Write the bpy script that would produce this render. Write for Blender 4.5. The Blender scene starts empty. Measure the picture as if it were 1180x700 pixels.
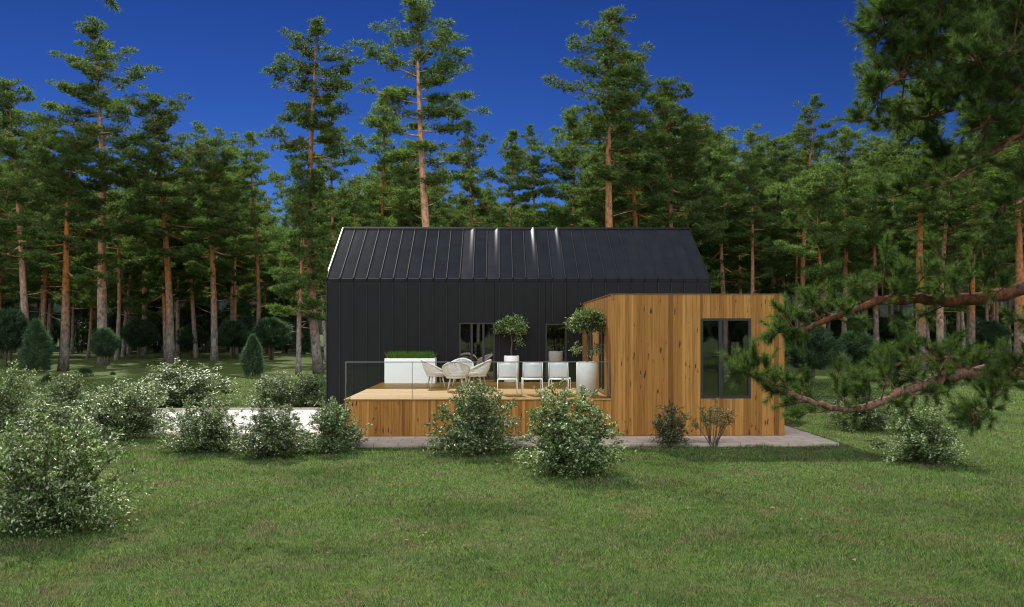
import bpy, bmesh, math, random
import numpy as np
from mathutils import Vector, Matrix

C = bpy.context.scene
COL = C.collection
R = math.radians
PI = math.pi

# ------------------------------------------------------------------ camera
F, YAW, ZC, HOR = 970.0, math.atan(18.0 / 970.0), 2.85, 382.0
cam_d = bpy.data.cameras.new('camera')
cam = bpy.data.objects.new('camera', cam_d)
COL.objects.link(cam)
cam.location = (0, 0, ZC)
cam.rotation_euler = (R(90), 0, -YAW)
cam_d.sensor_width = 36.0
cam_d.lens = F / 1180 * 36
cam_d.shift_y = (HOR - 350) / 1180
cam_d.clip_end = 6000
C.camera = cam

# ------------------------------------------------------------------ sky and sun
SUN = Vector((-0.31, 1.0, 1.0)).normalized()
SUN_EL, SUN_AZ = math.asin(SUN.z), math.atan2(SUN.x, SUN.y)
SKY_STRENGTH = 0.15
w = bpy.data.worlds.new('World')
C.world = w
w.use_nodes = True
nt = w.node_tree
nt.nodes.clear()
N = nt.nodes.new
out = N('ShaderNodeOutputWorld')
bg = N('ShaderNodeBackground')
sky = N('ShaderNodeTexSky')
sky.sky_type = 'NISHITA'
sky.sun_disc = False
sky.sun_elevation = SUN_EL
sky.sun_rotation = SUN_AZ
sky.altitude = 2000
sky.air_density = 0.9
sky.dust_density = 0.0
sky.ozone_density = 5.0
hs = N('ShaderNodeHueSaturation')
hs.inputs['Hue'].default_value = 0.507
hs.inputs['Saturation'].default_value = 1.03
hs.inputs['Value'].default_value = 0.060
gm_ = N('ShaderNodeGamma')
gm_.inputs['Gamma'].default_value = 1.8
nt.links.new(sky.outputs[0], gm_.inputs['Color'])
nt.links.new(gm_.outputs[0], hs.inputs['Color'])
# unseen bright cloud added to the sky behind the camera as fill light
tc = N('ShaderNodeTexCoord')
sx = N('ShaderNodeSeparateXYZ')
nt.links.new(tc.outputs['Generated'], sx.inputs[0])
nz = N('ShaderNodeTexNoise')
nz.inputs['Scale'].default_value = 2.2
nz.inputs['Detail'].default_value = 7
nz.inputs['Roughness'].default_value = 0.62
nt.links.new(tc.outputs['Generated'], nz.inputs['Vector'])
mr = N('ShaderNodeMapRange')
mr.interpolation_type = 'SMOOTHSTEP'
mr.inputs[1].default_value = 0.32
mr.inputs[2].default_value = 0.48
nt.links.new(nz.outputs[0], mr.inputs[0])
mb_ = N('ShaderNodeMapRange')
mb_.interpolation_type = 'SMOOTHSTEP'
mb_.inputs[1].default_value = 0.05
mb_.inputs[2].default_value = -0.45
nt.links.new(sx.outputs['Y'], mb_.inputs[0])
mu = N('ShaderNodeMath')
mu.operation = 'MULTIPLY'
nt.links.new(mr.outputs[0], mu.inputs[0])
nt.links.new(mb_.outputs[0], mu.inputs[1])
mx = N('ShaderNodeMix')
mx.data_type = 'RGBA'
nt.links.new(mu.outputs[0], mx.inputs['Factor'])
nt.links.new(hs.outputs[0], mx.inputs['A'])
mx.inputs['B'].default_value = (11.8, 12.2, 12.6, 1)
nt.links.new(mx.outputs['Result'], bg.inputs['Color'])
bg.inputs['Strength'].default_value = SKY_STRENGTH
nt.links.new(bg.outputs[0], out.inputs[0])

sl = bpy.data.lights.new('sun', 'SUN')
sl.energy = 4.6
sl.angle = R(0.5)
sl.color = (1.0, 0.94, 0.84)
so = bpy.data.objects.new('sun', sl)
COL.objects.link(so)
so.location = (-20, 60, 60)
so.rotation_euler = SUN.to_track_quat('Z', 'Y').to_euler()

C.view_settings.view_transform = 'Standard'
C.view_settings.look = 'None'
C.view_settings.gamma = 1.0
C.view_settings.use_curve_mapping = False
C.view_settings.exposure = 0.5
C.render.engine = 'CYCLES'
C.cycles.max_bounces = 8
C.cycles.transparent_max_bounces = 16
C.cycles.use_denoising = True
C.cycles.denoising_prefilter = 'ACCURATE'
C.cycles.use_adaptive_sampling = False
C.cycles.caustics_reflective = False
C.cycles.caustics_refractive = False
C.cycles.filter_width = 1.15


# ------------------------------------------------------------------ measuring helpers
def X(px, Y):
    return Y * math.tan(YAW + math.atan((px - 590) / F))


def dep(px, Y):
    return Y * math.cos(YAW) + X(px, Y) * math.sin(YAW)


def Z(px, py, Y):
    return ZC + (HOR - py) / F * dep(px, Y)


def P(px, py, Y):
    return Vector((X(px, Y), Y, Z(px, py, Y)))


def ground_z(y):
    t = min(1, max(0, (y - 38) / 28))
    return 0.55 * t * t * (3 - 2 * t)


# ------------------------------------------------------------------ mesh helpers
class MB:
    def __init__(s):
        s.v, s.f, s.sm = [], [], []

    def add(s, vs, fs, smooth=False):
        o = len(s.v)
        s.v += [tuple(p) for p in vs]
        s.f += [tuple(i + o for i in f) for f in fs]
        s.sm += [smooth] * len(fs)
        return s

    def box(s, x0, x1, y0, y1, z0, z1, M=None):
        vs = [Vector(p) for p in ((x0, y0, z0), (x1, y0, z0), (x1, y1, z0), (x0, y1, z0),
                                  (x0, y0, z1), (x1, y0, z1), (x1, y1, z1), (x0, y1, z1))]
        if M is not None:
            vs = [M @ p for p in vs]
        return s.add(vs, [(0, 3, 2, 1), (4, 5, 6, 7), (0, 1, 5, 4), (1, 2, 6, 5), (2, 3, 7, 6), (3, 0, 4, 7)])

    def bbox(s, x0, x1, y0, y1, z0, z1, b=0.01):
        """box with chamfered vertical and horizontal edges"""
        vs = []
        for z, i in ((z0, b), (z0 + b, 0), (z1 - b, 0), (z1, b)):
            a0, a1, c0, c1 = x0 + i, x1 - i, y0 + i, y1 - i
            vs += [(a0 + b, c0, z), (a1 - b, c0, z), (a1, c0 + b, z), (a1, c1 - b, z),
                   (a1 - b, c1, z), (a0 + b, c1, z), (a0, c1 - b, z), (a0, c0 + b, z)]
        fs = [tuple(range(7, -1, -1)), tuple(range(24, 32))]
        for k in range(3):
            for j in range(8):
                fs.append((k * 8 + j, k * 8 + (j + 1) % 8, k * 8 + 8 + (j + 1) % 8, k * 8 + 8 + j))
        return s.add(vs, fs)

    def tube(s, pts, rad, sides=8, closed=False, cap=True):
        pts = [Vector(p) for p in pts]
        n = len(pts)
        if not hasattr(rad, '__len__'):
            rad = [rad] * n
        vs, fs = [], []
        up = Vector((0.31, 0.17, 0.93))
        prev = None
        for i, p in enumerate(pts):
            if closed:
                t = pts[(i + 1) % n] - pts[i - 1]
            else:
                t = pts[min(i + 1, n - 1)] - pts[max(i - 1, 0)]
            t = t.normalized()
            if prev is None:
                a = t.cross(up)
                if a.length < 1e-3:
                    a = t.cross(Vector((1, 0, 0)))
                a.normalize()
            else:
                a = prev - t * prev.dot(t)
                a.normalize()
            prev = a
            b = t.cross(a)
            for k in range(sides):
                q = 2 * PI * k / sides
                vs.append(p + (a * math.cos(q) + b * math.sin(q)) * rad[i])
        m = n if closed else n - 1
        for i in range(m):
            for k in range(sides):
                a0, a1 = i * sides + k, i * sides + (k + 1) % sides
                j = (i + 1) % n
                b0, b1 = j * sides + k, j * sides + (k + 1) % sides
                fs.append((a0, a1, b1, b0))
        s.add(vs, fs, True)
        if cap and not closed:
            o = len(s.v) - len(vs)
            s.f += [tuple(o + k for k in range(sides - 1, -1, -1)),
                    tuple(o + (n - 1) * sides + k for k in range(sides))]
            s.sm += [False, False]
        return s

    def lathe(s, prof, sides=32, M=None):
        vs, fs = [], []
        for r, z in prof:
            for k in range(sides):
                q = 2 * PI * k / sides
                p = Vector((r * math.cos(q), r * math.sin(q), z))
                vs.append(M @ p if M is not None else p)
        for i in range(len(prof) - 1):
            for k in range(sides):
                fs.append((i * sides + k, i * sides + (k + 1) % sides,
                           (i + 1) * sides + (k + 1) % sides, (i + 1) * sides + k))
        return s.add(vs, fs, True)

    def build(s, name, m, parent=None, loc=None):
        me = bpy.data.meshes.new(name)
        me.from_pydata(s.v, [], s.f)
        me.polygons.foreach_set('use_smooth', s.sm)
        me.materials.append(m)
        me.update()
        used = np.zeros(len(s.v), bool)
        for f in s.f:
            used[list(f)] = True
        if not used.all():
            bm = bmesh.new()
            bm.from_mesh(me)
            bmesh.ops.delete(bm, geom=[v for v in bm.verts if not v.link_faces], context='VERTS')
            bm.to_mesh(me)
            bm.free()
        o = bpy.data.objects.new(name, me)
        COL.objects.link(o)
        if parent is not None:
            o.parent = parent
        if loc is not None:
            o.location = loc
        return o


def np_mesh(name, verts, nper, m, parent=None, faces=None):
    """mesh of many separate small faces: verts (n*nper,3)"""
    nf = len(verts) // nper
    me = bpy.data.meshes.new(name)
    me.vertices.add(len(verts))
    me.vertices.foreach_set('co', verts.astype(np.float32).ravel())
    if faces is None:
        idx = np.arange(len(verts), dtype=np.int32)
        per = nper
        cnt = nf
    else:
        faces = np.asarray(faces)
        per = faces.shape[1]
        cnt = nf * faces.shape[0]
        idx = (np.arange(nf)[:, None, None] * nper + faces[None]).astype(np.int32).ravel()
    me.loops.add(len(idx))
    me.loops.foreach_set('vertex_index', idx)
    me.polygons.add(cnt)
    me.polygons.foreach_set('loop_start', np.arange(0, len(idx), per, dtype=np.int32))
    me.polygons.foreach_set('loop_total', np.full(cnt, per, dtype=np.int32))
    me.materials.append(m)
    me.update(calc_edges=True)
    o = bpy.data.objects.new(name, me)
    COL.objects.link(o)
    if parent is not None:
        o.parent = parent
    return o


def unit(a):
    return a / np.maximum(np.linalg.norm(a, axis=1, keepdims=True), 1e-9)


def blades(c, d, L, W, rng, side=None):
    """triangular needles / blades: base centre c, direction d"""
    n = len(c)
    if side is None:
        side = rng.normal(size=(n, 3))
    s = unit(np.cross(d, side))
    L = np.broadcast_to(L, (n,))[:, None]
    W = np.broadcast_to(W, (n,))[:, None]
    v = np.empty((n, 3, 3))
    v[:, 0] = c - s * W / 2
    v[:, 1] = c + s * W / 2
    v[:, 2] = c + d * L
    return v.reshape(-1, 3)


def leaves(c, d, nrm, L, W, fold=0.25):
    """broad leaves folded along the midrib: 4 verts, 2 triangles"""
    n = len(c)
    s = unit(np.cross(d, nrm))
    u = np.cross(s, d)
    L = np.broadcast_to(L, (n,))[:, None]
    W = np.broadcast_to(W, (n,))[:, None]
    v = np.empty((n, 4, 3))
    v[:, 0] = c
    v[:, 1] = c + d * L * 0.5 + s * W / 2 + u * W * fold
    v[:, 2] = c + d * L - u * L * 0.12
    v[:, 3] = c + d * L * 0.5 - s * W / 2 + u * W * fold
    return v.reshape(-1, 3)


LEAF_F = [(0, 1, 2), (0, 2, 3)]


# ------------------------------------------------------------------ object helpers
def tag(o, label=None, cat=None, group=None, kind=None):
    if label:
        o['label'] = label
    if cat:
        o['category'] = cat
    if group:
        o['group'] = group
    if kind:
        o['kind'] = kind
    return o


def empty(name, loc, label=None, cat=None, group=None, rz=0.0):
    o = bpy.data.objects.new(name, None)
    COL.objects.link(o)
    o.empty_display_size = 0.2
    o.location = loc
    o.rotation_euler = (0, 0, rz)
    return tag(o, label, cat, group)


def dup(root, loc, label, group=None, rot=(0, 0, 0), scale=1.0):
    r = root.copy()
    COL.objects.link(r)
    r.location = loc
    r.rotation_euler = rot
    r.scale = scale if hasattr(scale, '__len__') else (scale,) * 3
    r['label'] = label
    if group:
        r['group'] = group
    elif 'group' in r:
        del r['group']
    for ch in list(root.children):
        c = ch.copy()
        COL.objects.link(c)
        c.parent = r
        for g in list(ch.children):
            d = g.copy()
            COL.objects.link(d)
            d.parent = c
    return r


class Proto:
    """the first placing moves the built thing itself, later ones copy it"""

    def __init__(s, root):
        s.root, s.used = root, False

    def place(s, loc, label, group=None, rot=(0, 0, 0), scale=1.0):
        if s.used:
            return dup(s.root, loc, label, group, rot, scale)
        s.used = True
        r = s.root
        r.location = loc
        r.rotation_euler = rot
        r.scale = scale if hasattr(scale, '__len__') else (scale,) * 3
        r['label'] = label
        if group:
            r['group'] = group
        return r


# ------------------------------------------------------------------ materials
def new_mat(name):
    m = bpy.data.materials.new(name)
    m.use_nodes = True
    n = m.node_tree
    n.nodes.clear()
    o = n.nodes.new('ShaderNodeOutputMaterial')
    b = n.nodes.new('ShaderNodeBsdfPrincipled')
    n.links.new(b.outputs[0], o.inputs[0])
    return m, n, b, o


def node(n, t, **kw):
    x = n.nodes.new(t)
    for k, v in kw.items():
        setattr(x, k, v)
    return x


def ramp(n, fac, stops):
    r = n.nodes.new('ShaderNodeValToRGB')
    e = r.color_ramp.elements
    while len(e) < len(stops):
        e.new(0.5)
    for el, (p, c) in zip(e, stops):
        el.position = p
        el.color = (*c, 1)
    n.links.new(fac, r.inputs[0])
    return r.outputs[0]


def noise(n, scale, detail=4, vec=None, stretch=None, rough=0.6, coord='Object'):
    t = n.nodes.new('ShaderNodeTexNoise')
    t.inputs['Scale'].default_value = scale
    t.inputs['Detail'].default_value = detail
    t.inputs['Roughness'].default_value = rough
    if vec is None:
        c = n.nodes.new('ShaderNodeTexCoord')
        vec = c.outputs[coord]
    if stretch:
        mp = n.nodes.new('ShaderNodeMapping')
        mp.inputs['Scale'].default_value = stretch
        n.links.new(vec, mp.inputs[0])
        vec = mp.outputs[0]
    n.links.new(vec, t.inputs['Vector'])
    return t.outputs[0]


def bump(n, b, h, strength=0.3, dist=0.01):
    x = n.nodes.new('ShaderNodeBump')
    x.inputs['Strength'].default_value = strength
    x.inputs['Distance'].default_value = dist
    n.links.new(h, x.inputs['Height'])
    n.links.new(x.outputs[0], b.inputs['Normal'])


def mixc(n, fac, a, b_, mode='MIX'):
    x = n.nodes.new('ShaderNodeMix')
    x.data_type = 'RGBA'
    x.blend_type = mode
    for sock, val in (('Factor', fac), ('A', a), ('B', b_)):
        i = x.inputs[sock] if sock != 'Factor' else x.inputs['Factor']
        if sock in 'AB':
            i = [q for q in x.inputs if q.name == sock and q.type == 'RGBA'][0]
        if hasattr(val, 'links'):
            n.links.new(val, i)
        elif hasattr(val, '__len__'):
            i.default_value = (*val, 1)
        else:
            i.default_value = val
    return [q for q in x.outputs if q.type == 'RGBA'][0]


def plain(name, col, rough=0.5, metal=0.0, var=0.12, scale=3.0, bmp=0.0, bscale=80, spec=0.5):
    m, n, b, o = new_mat(name)
    f = noise(n, scale, 5)
    lo = tuple(c * (1 - var) for c in col)
    hi = tuple(min(1, c * (1 + var)) for c in col)
    n.links.new(ramp(n, f, [(0.3, lo), (0.7, hi)]), b.inputs['Base Color'])
    b.inputs['Roughness'].default_value = rough
    b.inputs['Metallic'].default_value = metal
    b.inputs['Specular IOR Level'].default_value = spec
    if bmp:
        bump(n, b, noise(n, bscale, 3), bmp, 0.003)
    return m


def foliage_mat(name, stops, rough=0.5, trans=0.3, tcol=None, spec=0.5):
    m, n, b, o = new_mat(name)
    g = n.nodes.new('ShaderNodeNewGeometry')
    col = ramp(n, g.outputs['Random Per Island'], stops)
    oi = n.nodes.new('ShaderNodeObjectInfo')
    hv = n.nodes.new('ShaderNodeHueSaturation')
    mr_ = n.nodes.new('ShaderNodeMapRange')
    mr_.inputs[3].default_value = 0.66
    mr_.inputs[4].default_value = 1.15
    n.links.new(oi.outputs['Random'], mr_.inputs[0])
    n.links.new(mr_.outputs[0], hv.inputs['Value'])
    n.links.new(col, hv.inputs['Color'])
    n.links.new(hv.outputs[0], b.inputs['Base Color'])
    b.inputs['Roughness'].default_value = rough
    b.inputs['Specular IOR Level'].default_value = spec
    t = n.nodes.new('ShaderNodeBsdfTranslucent')
    tint = mixc(n, 1.0, hv.outputs[0], tcol or (1.45, 1.65, 0.8), 'MULTIPLY')
    n.links.new(tint, t.inputs['Color'])
    mxs = n.nodes.new('ShaderNodeMixShader')
    mxs.inputs[0].default_value = trans
    n.links.new(b.outputs[0], mxs.inputs[1])
    n.links.new(t.outputs[0], mxs.inputs[2])
    n.links.new(mxs.outputs[0], o.inputs[0])
    return m


def glass_mat(name, tint=(0.93, 0.96, 0.95), boost=1.0):
    m, n, b, o = new_mat(name)
    n.nodes.remove(b)
    tr = n.nodes.new('ShaderNodeBsdfTransparent')
    tr.inputs[0].default_value = (*tint, 1)
    gl = n.nodes.new('ShaderNodeBsdfGlossy')
    gl.inputs['Roughness'].default_value = 0.0
    fr = n.nodes.new('ShaderNodeFresnel')
    fr.inputs[0].default_value = 1.5
    mm = n.nodes.new('ShaderNodeMath')
    mm.operation = 'MULTIPLY'
    mm.use_clamp = True
    n.links.new(fr.outputs[0], mm.inputs[0])
    mm.inputs[1].default_value = boost
    x = n.nodes.new('ShaderNodeMixShader')
    n.links.new(mm.outputs[0], x.inputs[0])
    n.links.new(tr.outputs[0], x.inputs[1])
    n.links.new(gl.outputs[0], x.inputs[2])
    n.links.new(x.outputs[0], o.inputs[0])
    return m


def wood_mat(name, stops, axis='Z', rough=0.55, knots=True):
    m, n, b, o = new_mat(name)
    g = n.nodes.new('ShaderNodeNewGeometry')
    rnd = g.outputs['Random Per Island']
    tcx = n.nodes.new('ShaderNodeTexCoord')
    cmb = n.nodes.new('ShaderNodeVectorMath')
    cmb.operation = 'ADD'
    sc = n.nodes.new('ShaderNodeVectorMath')
    sc.operation = 'SCALE'
    sc.inputs[0].default_value = (37.0, 53.0, 71.0)
    n.links.new(rnd, sc.inputs['Scale'])
    n.links.new(tcx.outputs['Object'], cmb.inputs[0])
    n.links.new(sc.outputs[0], cmb.inputs[1])
    vec = cmb.outputs[0]
    st = {'Z': (26, 26, 0.9), 'X': (0.9, 26, 26), 'Y': (26, 0.9, 26)}[axis]
    st2 = {'Z': (11, 11, 2.6), 'X': (2.6, 11, 11), 'Y': (11, 2.6, 11)}[axis]
    grain = noise(n, 1.0, 6, vec, st, 0.65)
    base = ramp(n, rnd, stops)
    gcol = ramp(n, grain, [(0.3, (0.58, 0.5, 0.42)), (0.5, (0.95, 0.95, 0.95)), (0.72, (1.12, 1.1, 1.05))])
    col = mixc(n, 1.0, base, gcol, 'MULTIPLY')
    if knots:
        vo = n.nodes.new('ShaderNodeTexVoronoi')
        vo.feature = 'F1'
        vo.inputs['Scale'].default_value = 1.0
        mp = n.nodes.new('ShaderNodeMapping')
        mp.inputs['Scale'].default_value = st2
        n.links.new(vec, mp.inputs[0])
        wob = noise(n, 9.0, 2, vec)
        av = n.nodes.new('ShaderNodeVectorMath')
        av.operation = 'MULTIPLY_ADD'
        n.links.new(wob, av.inputs[0])
        av.inputs[1].default_value = (0.8, 0.8, 0.8)
        n.links.new(mp.outputs[0], av.inputs[2])
        n.links.new(av.outputs[0], vo.inputs['Vector'])
        kn = n.nodes.new('ShaderNodeMapRange')
        kn.interpolation_type = 'SMOOTHSTEP'
        kn.inputs[1].default_value = 0.30
        kn.inputs[2].default_value = 0.10
        n.links.new(vo.outputs['Distance'], kn.inputs[0])
        # only some cells carry a knot
        sel = n.nodes.new('ShaderNodeMath')
        sel.operation = 'GREATER_THAN'
        sel.inputs[1].default_value = 0.66
        sxx = n.nodes.new('ShaderNodeSeparateColor')
        n.links.new(vo.outputs['Color'], sxx.inputs[0])
        n.links.new(sxx.outputs[0], sel.inputs[0])
        kf = n.nodes.new('ShaderNodeMath')
        kf.operation = 'MULTIPLY'
        n.links.new(kn.outputs[0], kf.inputs[0])
        n.links.new(sel.outputs[0], kf.inputs[1])
        col = mixc(n, kf.outputs[0], col, (0.045, 0.018, 0.007))
        # brown heart streaks
        stk = noise(n, 1.0, 3, vec, {'Z': (11, 11, 0.45), 'X': (0.45, 11, 11), 'Y': (11, 0.45, 11)}[axis])
        sf = n.nodes.new('ShaderNodeMapRange')
        sf.inputs[1].default_value = 0.58
        sf.inputs[2].default_value = 0.78
        sf.inputs[4].default_value = 0.65
        n.links.new(stk, sf.inputs[0])
        col = mixc(n, sf.outputs[0], col, (0.09, 0.034, 0.010))
    n.links.new(col, b.inputs['Base Color'])
    b.inputs['Roughness'].default_value = rough
    b.inputs['Specular IOR Level'].default_value = 0.2
    bump(n, b, grain, 0.25, 0.004)
    return m


def bark_mat(name, turn=4.5, psc=7.0, grey=((0.06, 0.048, 0.038), (0.27, 0.235, 0.20)), orange=((0.17, 0.065, 0.025), (0.55, 0.22, 0.068))):
    m, n, b, o = new_mat(name)
    tcx = n.nodes.new('ShaderNodeTexCoord')
    sp = n.nodes.new('ShaderNodeSeparateXYZ')
    n.links.new(tcx.outputs['Object'], sp.inputs[0])
    plates = noise(n, psc, 6, None, (1, 1, 0.45), 0.7)
    c1 = ramp(n, plates, [(0.36, grey[0]), (0.6, grey[1])])
    c2 = ramp(n, plates, [(0.36, orange[0]), (0.62, orange[1])])
    big = noise(n, 1.3, 3)
    ad = n.nodes.new('ShaderNodeMath')
    ad.operation = 'MULTIPLY_ADD'
    n.links.new(big, ad.inputs[0])
    ad.inputs[1].default_value = 6.0
    n.links.new(sp.outputs['Z'], ad.inputs[2])
    k = n.nodes.new('ShaderNodeMapRange')
    k.inputs[1].default_value = turn + 0.5
    k.inputs[2].default_value = turn + 5
    n.links.new(ad.outputs[0], k.inputs[0])
    oi = n.nodes.new('ShaderNodeObjectInfo')
    vr = n.nodes.new('ShaderNodeMapRange')
    vr.inputs[3].default_value = 0.55
    vr.inputs[4].default_value = 1.15
    n.links.new(oi.outputs['Random'], vr.inputs[0])
    hv = n.nodes.new('ShaderNodeHueSaturation')
    n.links.new(vr.outputs[0], hv.inputs['Value'])
    s2 = n.nodes.new('ShaderNodeMapRange')
    s2.inputs[1].default_value = 1.0
    s2.inputs[2].default_value = 0.0
    s2.inputs[3].default_value = 0.75
    s2.inputs[4].default_value = 1.1
    n.links.new(oi.outputs['Random'], s2.inputs[0])
    n.links.new(s2.outputs[0], hv.inputs['Saturation'])
    n.links.new(mixc(n, k.outputs[0], c1, c2), hv.inputs['Color'])
    n.links.new(hv.outputs[0], b.inputs['Base Color'])
    b.inputs['Roughness'].default_value = 0.85
    bump(n, b, plates, 0.8, 0.04)
    return m


M_NEEDLE = foliage_mat('pine needles', [(0.0, (0.040, 0.075, 0.022)), (0.5, (0.085, 0.140, 0.042)), (0.85, (0.135, 0.200, 0.062)), (1.0, (0.19, 0.19, 0.080))], 0.6, 0.5, spec=0.25)
M_NEEDLE_NEAR = foliage_mat('long pine needles', [(0.0, (0.024, 0.052, 0.015)), (0.6, (0.068, 0.122, 0.032)), (1.0, (0.14, 0.19, 0.06))], 0.5, 0.5, spec=0.3)
M_SPRUCE = foliage_mat('young conifer foliage', [(0.0, (0.030, 0.065, 0.035)), (0.6, (0.055, 0.105, 0.055)), (1.0, (0.09, 0.145, 0.075))], 0.5, 0.4)
M_SHRUB = foliage_mat('shrub leaves', [(0.0, (0.050, 0.085, 0.024)), (0.45, (0.095, 0.150, 0.042)), (0.68, (0.16, 0.23, 0.085)), (0.86, (0.34, 0.40, 0.24)), (1.0, (0.60, 0.64, 0.52))], 0.42, 0.22, spec=0.4)
M_TOPIARY = foliage_mat('topiary leaves', [(0.0, (0.045, 0.085, 0.025)), (0.5, (0.12, 0.18, 0.055)), (0.75, (0.24, 0.32, 0.12)), (1.0, (0.56, 0.62, 0.40))], 0.42, 0.28, spec=0.4)
M_GRASS = None
M_BARK = bark_mat('pine bark')
M_BARK_NEAR = bark_mat('near pine bark', -40.0, 22.0, orange=((0.035, 0.020, 0.015), (0.32, 0.115, 0.045)))
M_STEM = plain('brown twigs', (0.10, 0.075, 0.05), 0.8)
M_STEEL = plain('dark seam metal', (0.0065, 0.0068, 0.0078), 0.5, 0.0, 0.15, 2.0, spec=0.2)
M_SEAM = plain('dull seam metal', (0.005, 0.0052, 0.006), 0.6, 0.0, 0.15, 2.0, spec=0.06)
M_BEND = plain('bent sheet metal', (0.007, 0.0073, 0.0083), 0.5, 0.0, 0.15, 2.0, spec=0.08)
M_WALLSEAM = plain('wall seam metal', (0.015, 0.0155, 0.017), 0.55, 0.0, 0.15, 2.0, spec=0.3)
M_FRAME = plain('anthracite frame', (0.018, 0.02, 0.022), 0.4)
M_SUNLIT_VERGE = plain('sunlit verge tone', (0.75, 0.75, 0.76), 0.3, 0.6, 0.05)  # sunlight on the gable edge put into the colour
M_WHITE = plain('white lacquer', (0.86, 0.86, 0.855), 0.45, 0, 0.03)
M_POT = plain('white concrete', (0.85, 0.835, 0.81), 0.7, 0, 0.06, 4, 0.25)
M_SLING = plain('pale grey sling fabric', (0.80, 0.84, 0.88), 0.8, 0, 0.04, 3, 0.3, 300)
M_ROPE = plain('pale grey rope', (0.70, 0.685, 0.66), 0.85, 0, 0.1, 30)
M_CUSHION = plain('cream cushion', (0.78, 0.75, 0.69), 0.9, 0, 0.05)
M_LEGWOOD = plain('whitewashed wood', (0.52, 0.46, 0.38), 0.6, 0, 0.12, 20)
M_INOX = plain('brushed rail steel', (0.22, 0.22, 0.22), 0.35, 0.8, 0.06)
M_SOIL = plain('potting soil', (0.05, 0.035, 0.025), 0.95, 0, 0.4, 30, 0.8)
M_PLASTER = plain('interior plaster', (0.35, 0.33, 0.30), 0.8)
M_CURTAIN = plain('linen curtain', (0.50, 0.42, 0.34), 0.9, 0, 0.1, 6)
M_ROOFING = plain('flat roof membrane', (0.12, 0.12, 0.12), 0.8)
M_GLASS = glass_mat('clear glass')
M_WINGLASS = glass_mat('window glass', (0.5, 0.53, 0.53), 4.0)
M_CLAD = wood_mat('knotty larch boards', [(0.0, (0.16, 0.068, 0.015)), (0.15, (0.26, 0.118, 0.027)), (0.5, (0.315, 0.150, 0.036)), (0.9, (0.36, 0.178, 0.045)), (1.0, (0.41, 0.210, 0.058))])
M_DECK = wood_mat('oiled deck boards', [(0.0, (0.29, 0.142, 0.024)), (0.6, (0.35, 0.182, 0.034)), (1.0, (0.41, 0.225, 0.048))], 'X', 0.5, False)


def paving_mat():
    m, n, b, o = new_mat('paving concrete')
    br = n.nodes.new('ShaderNodeTexBrick')
    tcx = n.nodes.new('ShaderNodeTexCoord')
    n.links.new(tcx.outputs['Object'], br.inputs['Vector'])
    br.inputs['Scale'].default_value = 1.0
    br.inputs['Brick Width'].default_value = 0.6
    br.inputs['Row Height'].default_value = 0.4
    br.inputs['Mortar Size'].default_value = 0.012
    br.inputs['Color1'].default_value = (0.42, 0.335, 0.285, 1)
    br.inputs['Color2'].default_value = (0.48, 0.39, 0.335, 1)
    br.inputs['Mortar'].default_value = (0.22, 0.19, 0.17, 1)
    f = noise(n, 3.0, 6)
    v = ramp(n, f, [(0.3, (0.8, 0.8, 0.8)), (0.7, (1.1, 1.1, 1.1))])
    n.links.new(mixc(n, 1.0, br.outputs[0], v, 'MULTIPLY'), b.inputs['Base Color'])
    b.inputs['Roughness'].default_value = 0.85
    bump(n, b, noise(n, 60, 4), 0.3, 0.004)
    return m


M_PAVE = paving_mat()
def drive_mat():
    m, n, b, o = new_mat('pale driveway concrete')
    br = n.nodes.new('ShaderNodeTexBrick')
    tcx = n.nodes.new('ShaderNodeTexCoord')
    n.links.new(tcx.outputs['Object'], br.inputs['Vector'])
    br.inputs['Scale'].default_value = 1.0
    br.inputs['Brick Width'].default_value = 2.4
    br.inputs['Row Height'].default_value = 1.8
    br.inputs['Mortar Size'].default_value = 0.012
    br.inputs['Color1'].default_value = (0.50, 0.49, 0.475, 1)
    br.inputs['Color2'].default_value = (0.56, 0.545, 0.53, 1)
    br.inputs['Mortar'].default_value = (0.20, 0.19, 0.17, 1)
    f = noise(n, 0.9, 7, None, None, 0.7)
    v = ramp(n, f, [(0.3, (0.72, 0.71, 0.68)), (0.65, (1.08, 1.08, 1.08))])
    n.links.new(mixc(n, 1.0, br.outputs[0], v, 'MULTIPLY'), b.inputs['Base Color'])
    b.inputs['Roughness'].default_value = 0.85
    b.inputs['Specular IOR Level'].default_value = 0.2
    return m


M_DRIVE = drive_mat()
M_KERB = plain('tan kerb stone', (0.40, 0.33, 0.26), 0.85, 0, 0.15, 4)


def ground_mat():
    m, n, b, o = new_mat('lawn ground')
    tcx = n.nodes.new('ShaderNodeTexCoord')
    a = noise(n, 0.35, 5, tcx.outputs['Object'])
    c = noise(n, 6.0, 6, tcx.outputs['Object'], None, 0.75)
    g = ramp(n, c, [(0.25, (0.022, 0.028, 0.010)), (0.5, (0.065, 0.092, 0.026)), (0.75, (0.110, 0.150, 0.042))])
    d = ramp(n, c, [(0.25, (0.025, 0.020, 0.012)), (0.7, (0.085, 0.075, 0.040))])
    k = n.nodes.new('ShaderNodeMapRange')
    k.inputs[1].default_value = 0.52
    k.inputs[2].default_value = 0.70
    n.links.new(a, k.inputs[0])
    n.links.new(mixc(n, k.outputs[0], g, d), b.inputs['Base Color'])
    b.inputs['Roughness'].default_value = 0.95
    b.inputs['Specular IOR Level'].default_value = 0.05
    bump(n, b, c, 0.6, 0.05)
    return m


M_GROUND = ground_mat()


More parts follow.
